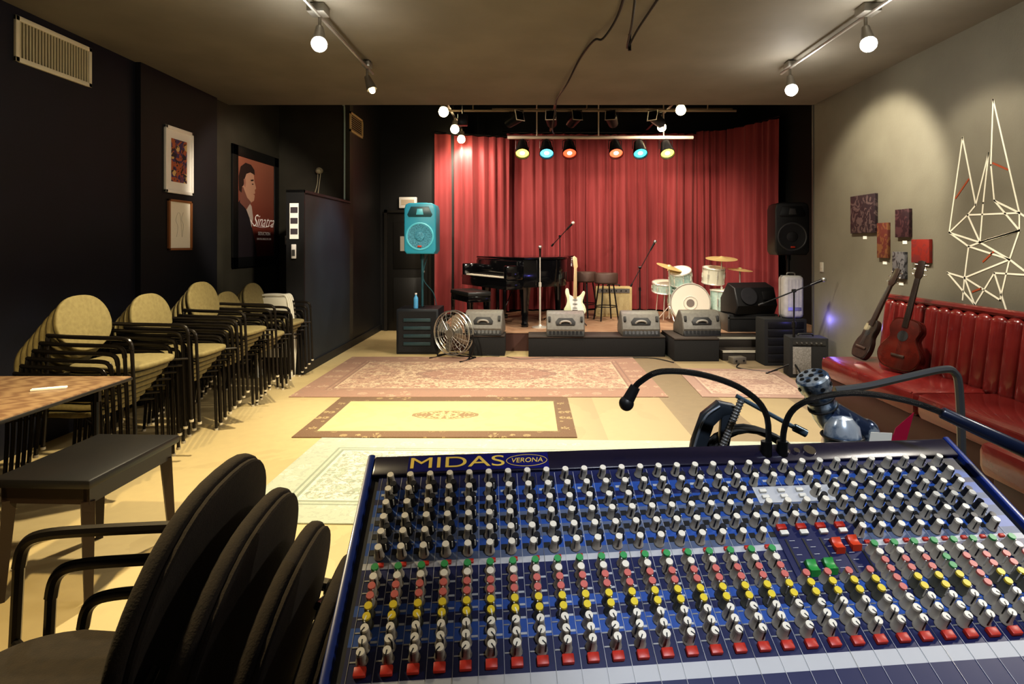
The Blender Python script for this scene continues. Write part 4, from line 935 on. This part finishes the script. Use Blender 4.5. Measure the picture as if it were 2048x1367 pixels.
for s_,k in rows:
    for i in range(31):
        X=i*P1
        if 19<=i<=22 and .40<s_<.715: continue
        if 19<=i<=21 and .14<s_<.27 : continue
        kk=k
        if i>=23 and k=='y' and i%4==3: kk='r'
        if i>=23 and k=='r' and i%5==1: kk='g'
        pos.append((X+(.006 if k=='b' else 0),s_,kk,rr.uniform(-.9,.9)))
pos.sort(key=lambda p:-p[1])
proto={}
for idx,(X,s_,k,a) in enumerate(pos[:100]):
    if k not in proto:
        bb=B(); knob_geo(bb,Matrix.Identity(4),k); o=bb.out('knob',[skirt[k],caps[k],kw_ if k!='w' else kb],MIX); proto[k]=o.data
    else:
        o=bpy.data.objects.new('knob',proto[k]); COL.objects.link(o); o.parent=MIX
    o.matrix_local=mp_(X,s_*SL,.0012)@Matrix.Rotation(a,4,'Z')
    o['label']={'w':'pale grey knob','b':'black knob','g':'green-capped knob','r':'rose-capped knob','y':'yellow-capped knob'}[k]
ml_=[kg,kb,skirt['y'],caps['w'],caps['g'],caps['r'],caps['y'],kw_]
me_all=B()
for (X,s_,k,a) in pos[100:]:
    M=mp_(X,s_*SL,.0012)@Matrix.Rotation(a,4,'Z'); h,r=kdim(k)
    si={'w':0,'b':1,'g':0,'r':0,'y':2}[k]; ci={'w':3,'b':1,'g':4,'r':5,'y':6}[k]
    me_all.lathe([(r*1.22,.001),(r*1.12,.0035),(r*.97,.005),(r*.84,h*.86)],12,si,M,cap=False); me_all.lathe([(r*.84,h*.86),(r*.78,h),(0,h)],12,ci,M,cap=False)
    me_all.box((0,-r*.93,h*.6),(.0014,.0014,h*.7),7 if k!='w' else 1,0,M=M)
me_all.out('knob',ml_,MIX,kind='stuff',label='many small grey, black and colour-capped knobs')
redb=mat('button_red',(.38,.025,.015),.4,emit=(1,.08,.03),estr=.06); whb=mat('button_white',(.7,.68,.62),.4)
pb=None
for i in range(31):
    if pb is None:
        b=B(); b.box((0,0,.003),(.014,.010,.006),0,.001); o=b.out('button',redb,MIX,label='red mute button'); pb=o.data
    else: o=bpy.data.objects.new('button',pb); COL.objects.link(o); o.parent=MIX; o['label']='red mute button'
    o.matrix_local=mp_(i*P1,1.008*SL,.0012)
ps=None
for i in range(31):
    if 19<=i<=22: continue
    if ps is None:
        b=B(); b.box((0,0,.002),(.008,.0050,.004),0,.0006); o=b.out('button',redb,MIX,label='tiny red button'); ps=o.data
    else: o=bpy.data.objects.new('button',ps); COL.objects.link(o); o.parent=MIX; o['label']='tiny red button'
    o.matrix_local=mp_(i*P1+.004,.528*SL,.0012)
ps=None
for i in range(8):
    if ps is None:
        b=B(); b.box((0,0,.002),(.011,.006,.005),0,.0008); o=b.out('button',whb,MIX,label='small white button'); ps=o.data
    else: o=bpy.data.objects.new('button',ps); COL.objects.link(o); o.parent=MIX; o['label']='small white button'
    o.matrix_local=mp_(.578+.03*(i%4),(.185 if i<4 else .225)*SL,.002)
for i in range(4):
    b=B(); b.box((0,0,.003),(.014,.008,.006),0,.001); o=b.out('button',redb,MIX,label='square red button'); o.matrix_local=mp_(.577+.030*i,.425*SL,.002)
    b=B(); b.box((0,0,.003),(.012,.007,.006),0,.001); o=b.out('button',whb,MIX,label='square white button'); o.matrix_local=mp_(.577+.030*i,.460*SL,.002)
orf=mat('fader_orange',(.60,.06,.02),.4); grf=mat('fader_green',(.03,.28,.06),.4)
for X,s_,m_ in ((.645,.545,orf),(.671,.535,orf),(.591,.66,grf),(.617,.655,grf),):
    b=B(); b.prism([(-.011,0),(.011,0),(.008,.010),(.003,.007),(-.003,.007),(-.008,.010)],.014,mp_(X,s_*SL,.0025)@Matrix.Rotation(R(90),4,'Z')@Matrix.Rotation(R(90),4,'X')@Matrix.Translation((0,0,-.007)),0,.001)
    b.out('fader',m_,MIX,label='orange fader cap' if m_ is orf else 'green fader cap')
b=B()
for i in range(31):
    b.box((0,0,0),(.002,.09,.001),1,0,M=mp_(i*P1,1.48*SL,.0012)); b.box((0,0,.005),(.012,.022,.010),0,.002,M=mp_(i*P1,1.38*SL,.0012))
b.out('fader_bank',[whb,black],MIX,kind='stuff')

# ------------------------------------------------------------------ gooseneck lamps and clamp gear behind the console
goose=mat('gooseneck',(.02,.02,.022),.35,.5,bump=1.,bscale=900)
t=T('gooseneck_lamp','black gooseneck console lamp arching to a small round tip','lamp',(0,0,0))
b=B(); b.tube([(.398,.958,1.07),(.400,.96,1.16),(.360,.96,1.206),(.288,.955,1.233),(.219,.95,1.239),(.184,.95,1.222),(.172,.95,1.207)],.0052,8); b.out('neck',goose,t)
b=B(); b.cyl((.176,.95,1.214),(.163,.95,1.190),.0085,.010,n=14); b.sph((.161,.95,1.186),.0125); b.out('lamp_head',black,t)
b=B(); b.cyl((.398,.958,1.075),(.398,.958,1.12),.009,n=12); b.out('socket_plug',blackm,t)
t=T('gooseneck_lamp','black gooseneck console lamp with long bar-shaped head','lamp',(0,0,0))
b=B(); b.tube([(.426,.960,1.07),(.430,.96,1.145),(.460,.96,1.184),(.538,.955,1.202),(.620,.94,1.194),(.67,.92,1.178)],.0052,8); b.out('neck',goose,t)
b=B(); b.cyl((.665,.92,1.180),(.775,.88,1.128),.0095,.0115,n=16,bev=.002); b.out('lamp_head',mat('lamp_blueblack',(.010,.016,.04),.3),t)
b=B(); b.cyl((.426,.960,1.075),(.426,.960,1.12),.009,n=12); b.out('socket_plug',blackm,t)
t=T('c_clamp','black cast C-clamp with threaded steel screw behind the console','clamp',(0,0,0))
cbm=mat('clamp_black',(.035,.045,.06),.35,.3)
b=B(); b.prism([(.284,1.02),(.297,1.09),(.315,1.14),(.345,1.164),(.374,1.158),(.378,1.143),(.354,1.138),(.336,1.120),(.324,1.085),(.317,1.02)],.026,Matrix.Translation((0,1.06,0))@RX,0,.006); b.prism([(.350,1.145),(.378,1.152),(.362,1.07),(.352,1.02),(.340,1.02)],.016,Matrix.Translation((0,1.052,0))@RX,0,.004)
b.tube([(.287,1.033,1.03),(.300,1.033,1.09),(.318,1.033,1.137),(.345,1.033,1.158)],.0022,6,mi=1)
b.cyl((.302,1.05,.745),(.302,1.05,1.04),.012); b.out('clamp_frame',[cbm,mat('clamp_rib',(.3,.34,.4),.35,.6)],t)
b=B(); p0=Vector((.325,1.02,1.04)); p1=Vector((.380,1.02,1.175)); b.cyl(p0,p1,.0055,n=10)
for i in range(26):
    q=p0.lerp(p1,i/26); b.ring(q,.0058,.0013,(p1-p0),10,4)
b.out('screw',mat('screw_steel',(.42,.42,.42),.35,.8),t)
b=B(); b.cyl((.370,1.02,1.180),(.485,1.01,1.118),.004,n=8); b.cyl((.470,1.012,1.126),(.490,1.01,1.116),.007,n=10); b.out('tommy_bar',mat('bar_blue',(.10,.15,.2),.3,.5),t)
b=B()
pts=[]
for i in range(7*24):
    a=2*math.pi*i/24; rr_=.080+.006*math.sin(i*.37); pts.append((.405+rr_*math.cos(a)*.95,1.03+.025*math.sin(a*1.0)+i*.0002,1.055+rr_*math.sin(a)*.62+.003*math.sin(i*.9)))
b.tube(pts,.0042,6,smooth=False); b.cyl((.42,1.03,.745),(.42,1.03,1.06),.010,mi=1); b.out('coiled_cable',[cabm,blackm],label='coil of black cable hung on a post behind the console',cat='cable')
t=T('clip_light','blue-silver articulated clip light with perforated end and red gel','lamp',(0,0,0))
bc=mat('barrel_mottled',(.10,.16,.26),.22,.6,col2=(.55,.62,.68),nscale=38,lo=.46,hi=.56)
M=Matrix.Translation((.570,1.12,1.150))@Vector((0,0,1)).rotation_difference(Vector((-.40,-.15,.9)).normalized()).to_matrix().to_4x4()
b=B(); b.lathe([(.020,-.06),(.025,-.04),(.026,.015),(.030,.020),(.031,.045),(.028,.049),(0,.050)],24,0,M)
for z in (-.02,.0): b.ring(M@Vector((0,0,z)),.027,.002,M.to_3x3()@Vector((0,0,1)),24,5,mi=1)
for i in range(8):
    a=2*math.pi*i/8; b.cyl(M@Vector((.019*math.cos(a),.019*math.sin(a),.0495)),M@Vector((.019*math.cos(a),.019*math.sin(a),.0515)),.0042,n=8,mi=1)
    b.cyl(M@Vector((.0305*math.cos(a),.0305*math.sin(a),.032)),M@Vector((.0325*math.cos(a),.0325*math.sin(a),.032)),.004,n=8,mi=1)
b.cyl(M@Vector((0,0,.0495)),M@Vector((0,0,.0515)),.005,n=8,mi=1)
b.out('lamp_barrel',[bc,black],t)
b=B(); b.tube([(.585,1.12,1.125),(.62,1.12,1.105),(.655,1.12,1.085)],.024,14); b.sph((.66,1.12,1.083),.026); b.out('joint',mat('joint_dark',(.04,.06,.12),.2,.6,col2=(.35,.42,.5),nscale=30,lo=.5,hi=.56),t)
b=B(); b.lathe([(.034,-.325),(.034,-.05),(.036,.0),(.030,.035),(.018,.05),(0,.053)],24,0,Matrix.Translation((.598,1.09,1.070))); b.ring((.598,1.09,1.085),.036,.0025,mi=1); b.ring((.598,1.09,1.055),.036,.0025,mi=1); b.out('lamp_base',[mat('base_mottled',(.16,.24,.38),.2,.6,col2=(.62,.70,.80),nscale=26,lo=.45,hi=.55),black],t)
b=B(); b.tube([(.60,1.12,1.165),(.66,1.12,1.172),(.74,1.12,1.19),(.81,1.12,1.205),(.835,1.12,1.20),(.845,1.12,1.165),(.85,1.12,1.02),(.85,1.12,.745)],.0075,8); b.out('arm',mat('arm_dark_steel',(.14,.145,.15),.35,.6),t)
b=B(); b.prism([(.675,1.03),(.705,1.02),(.735,1.13),(.70,1.10)],.0015,Matrix.Translation((0,1.09,0))@RX); b.out('gel_flag',mat('gel_red',(.35,.015,.05),.2),t)
b=B(); b.prism([(.628,1.085),(.668,1.080),(.671,1.102),(.632,1.104)],.0015,Matrix.Translation((0,1.055,0))@RX); b.out('tape_label',mat('tape_label',(.75,.73,.66),.6),t)

# ------------------------------------------------------------------ world, camera
w=bpy.data.worlds.new('World'); SC.world=w; w.use_nodes=True
w.node_tree.nodes['Background'].inputs[0].default_value=(.5,.45,.4,1); w.node_tree.nodes['Background'].inputs[1].default_value=.02
cam=bpy.data.cameras.new('Camera'); co=bpy.data.objects.new('Camera',cam); COL.objects.link(co)
co.location=(0,0,1.45); co.rotation_euler=(R(90),0,0)
cam.sensor_width=36; cam.lens=20; cam.clip_start=.02
cam.shift_x=-36/2048; cam.shift_y=-193.5/2048
SC.camera=co
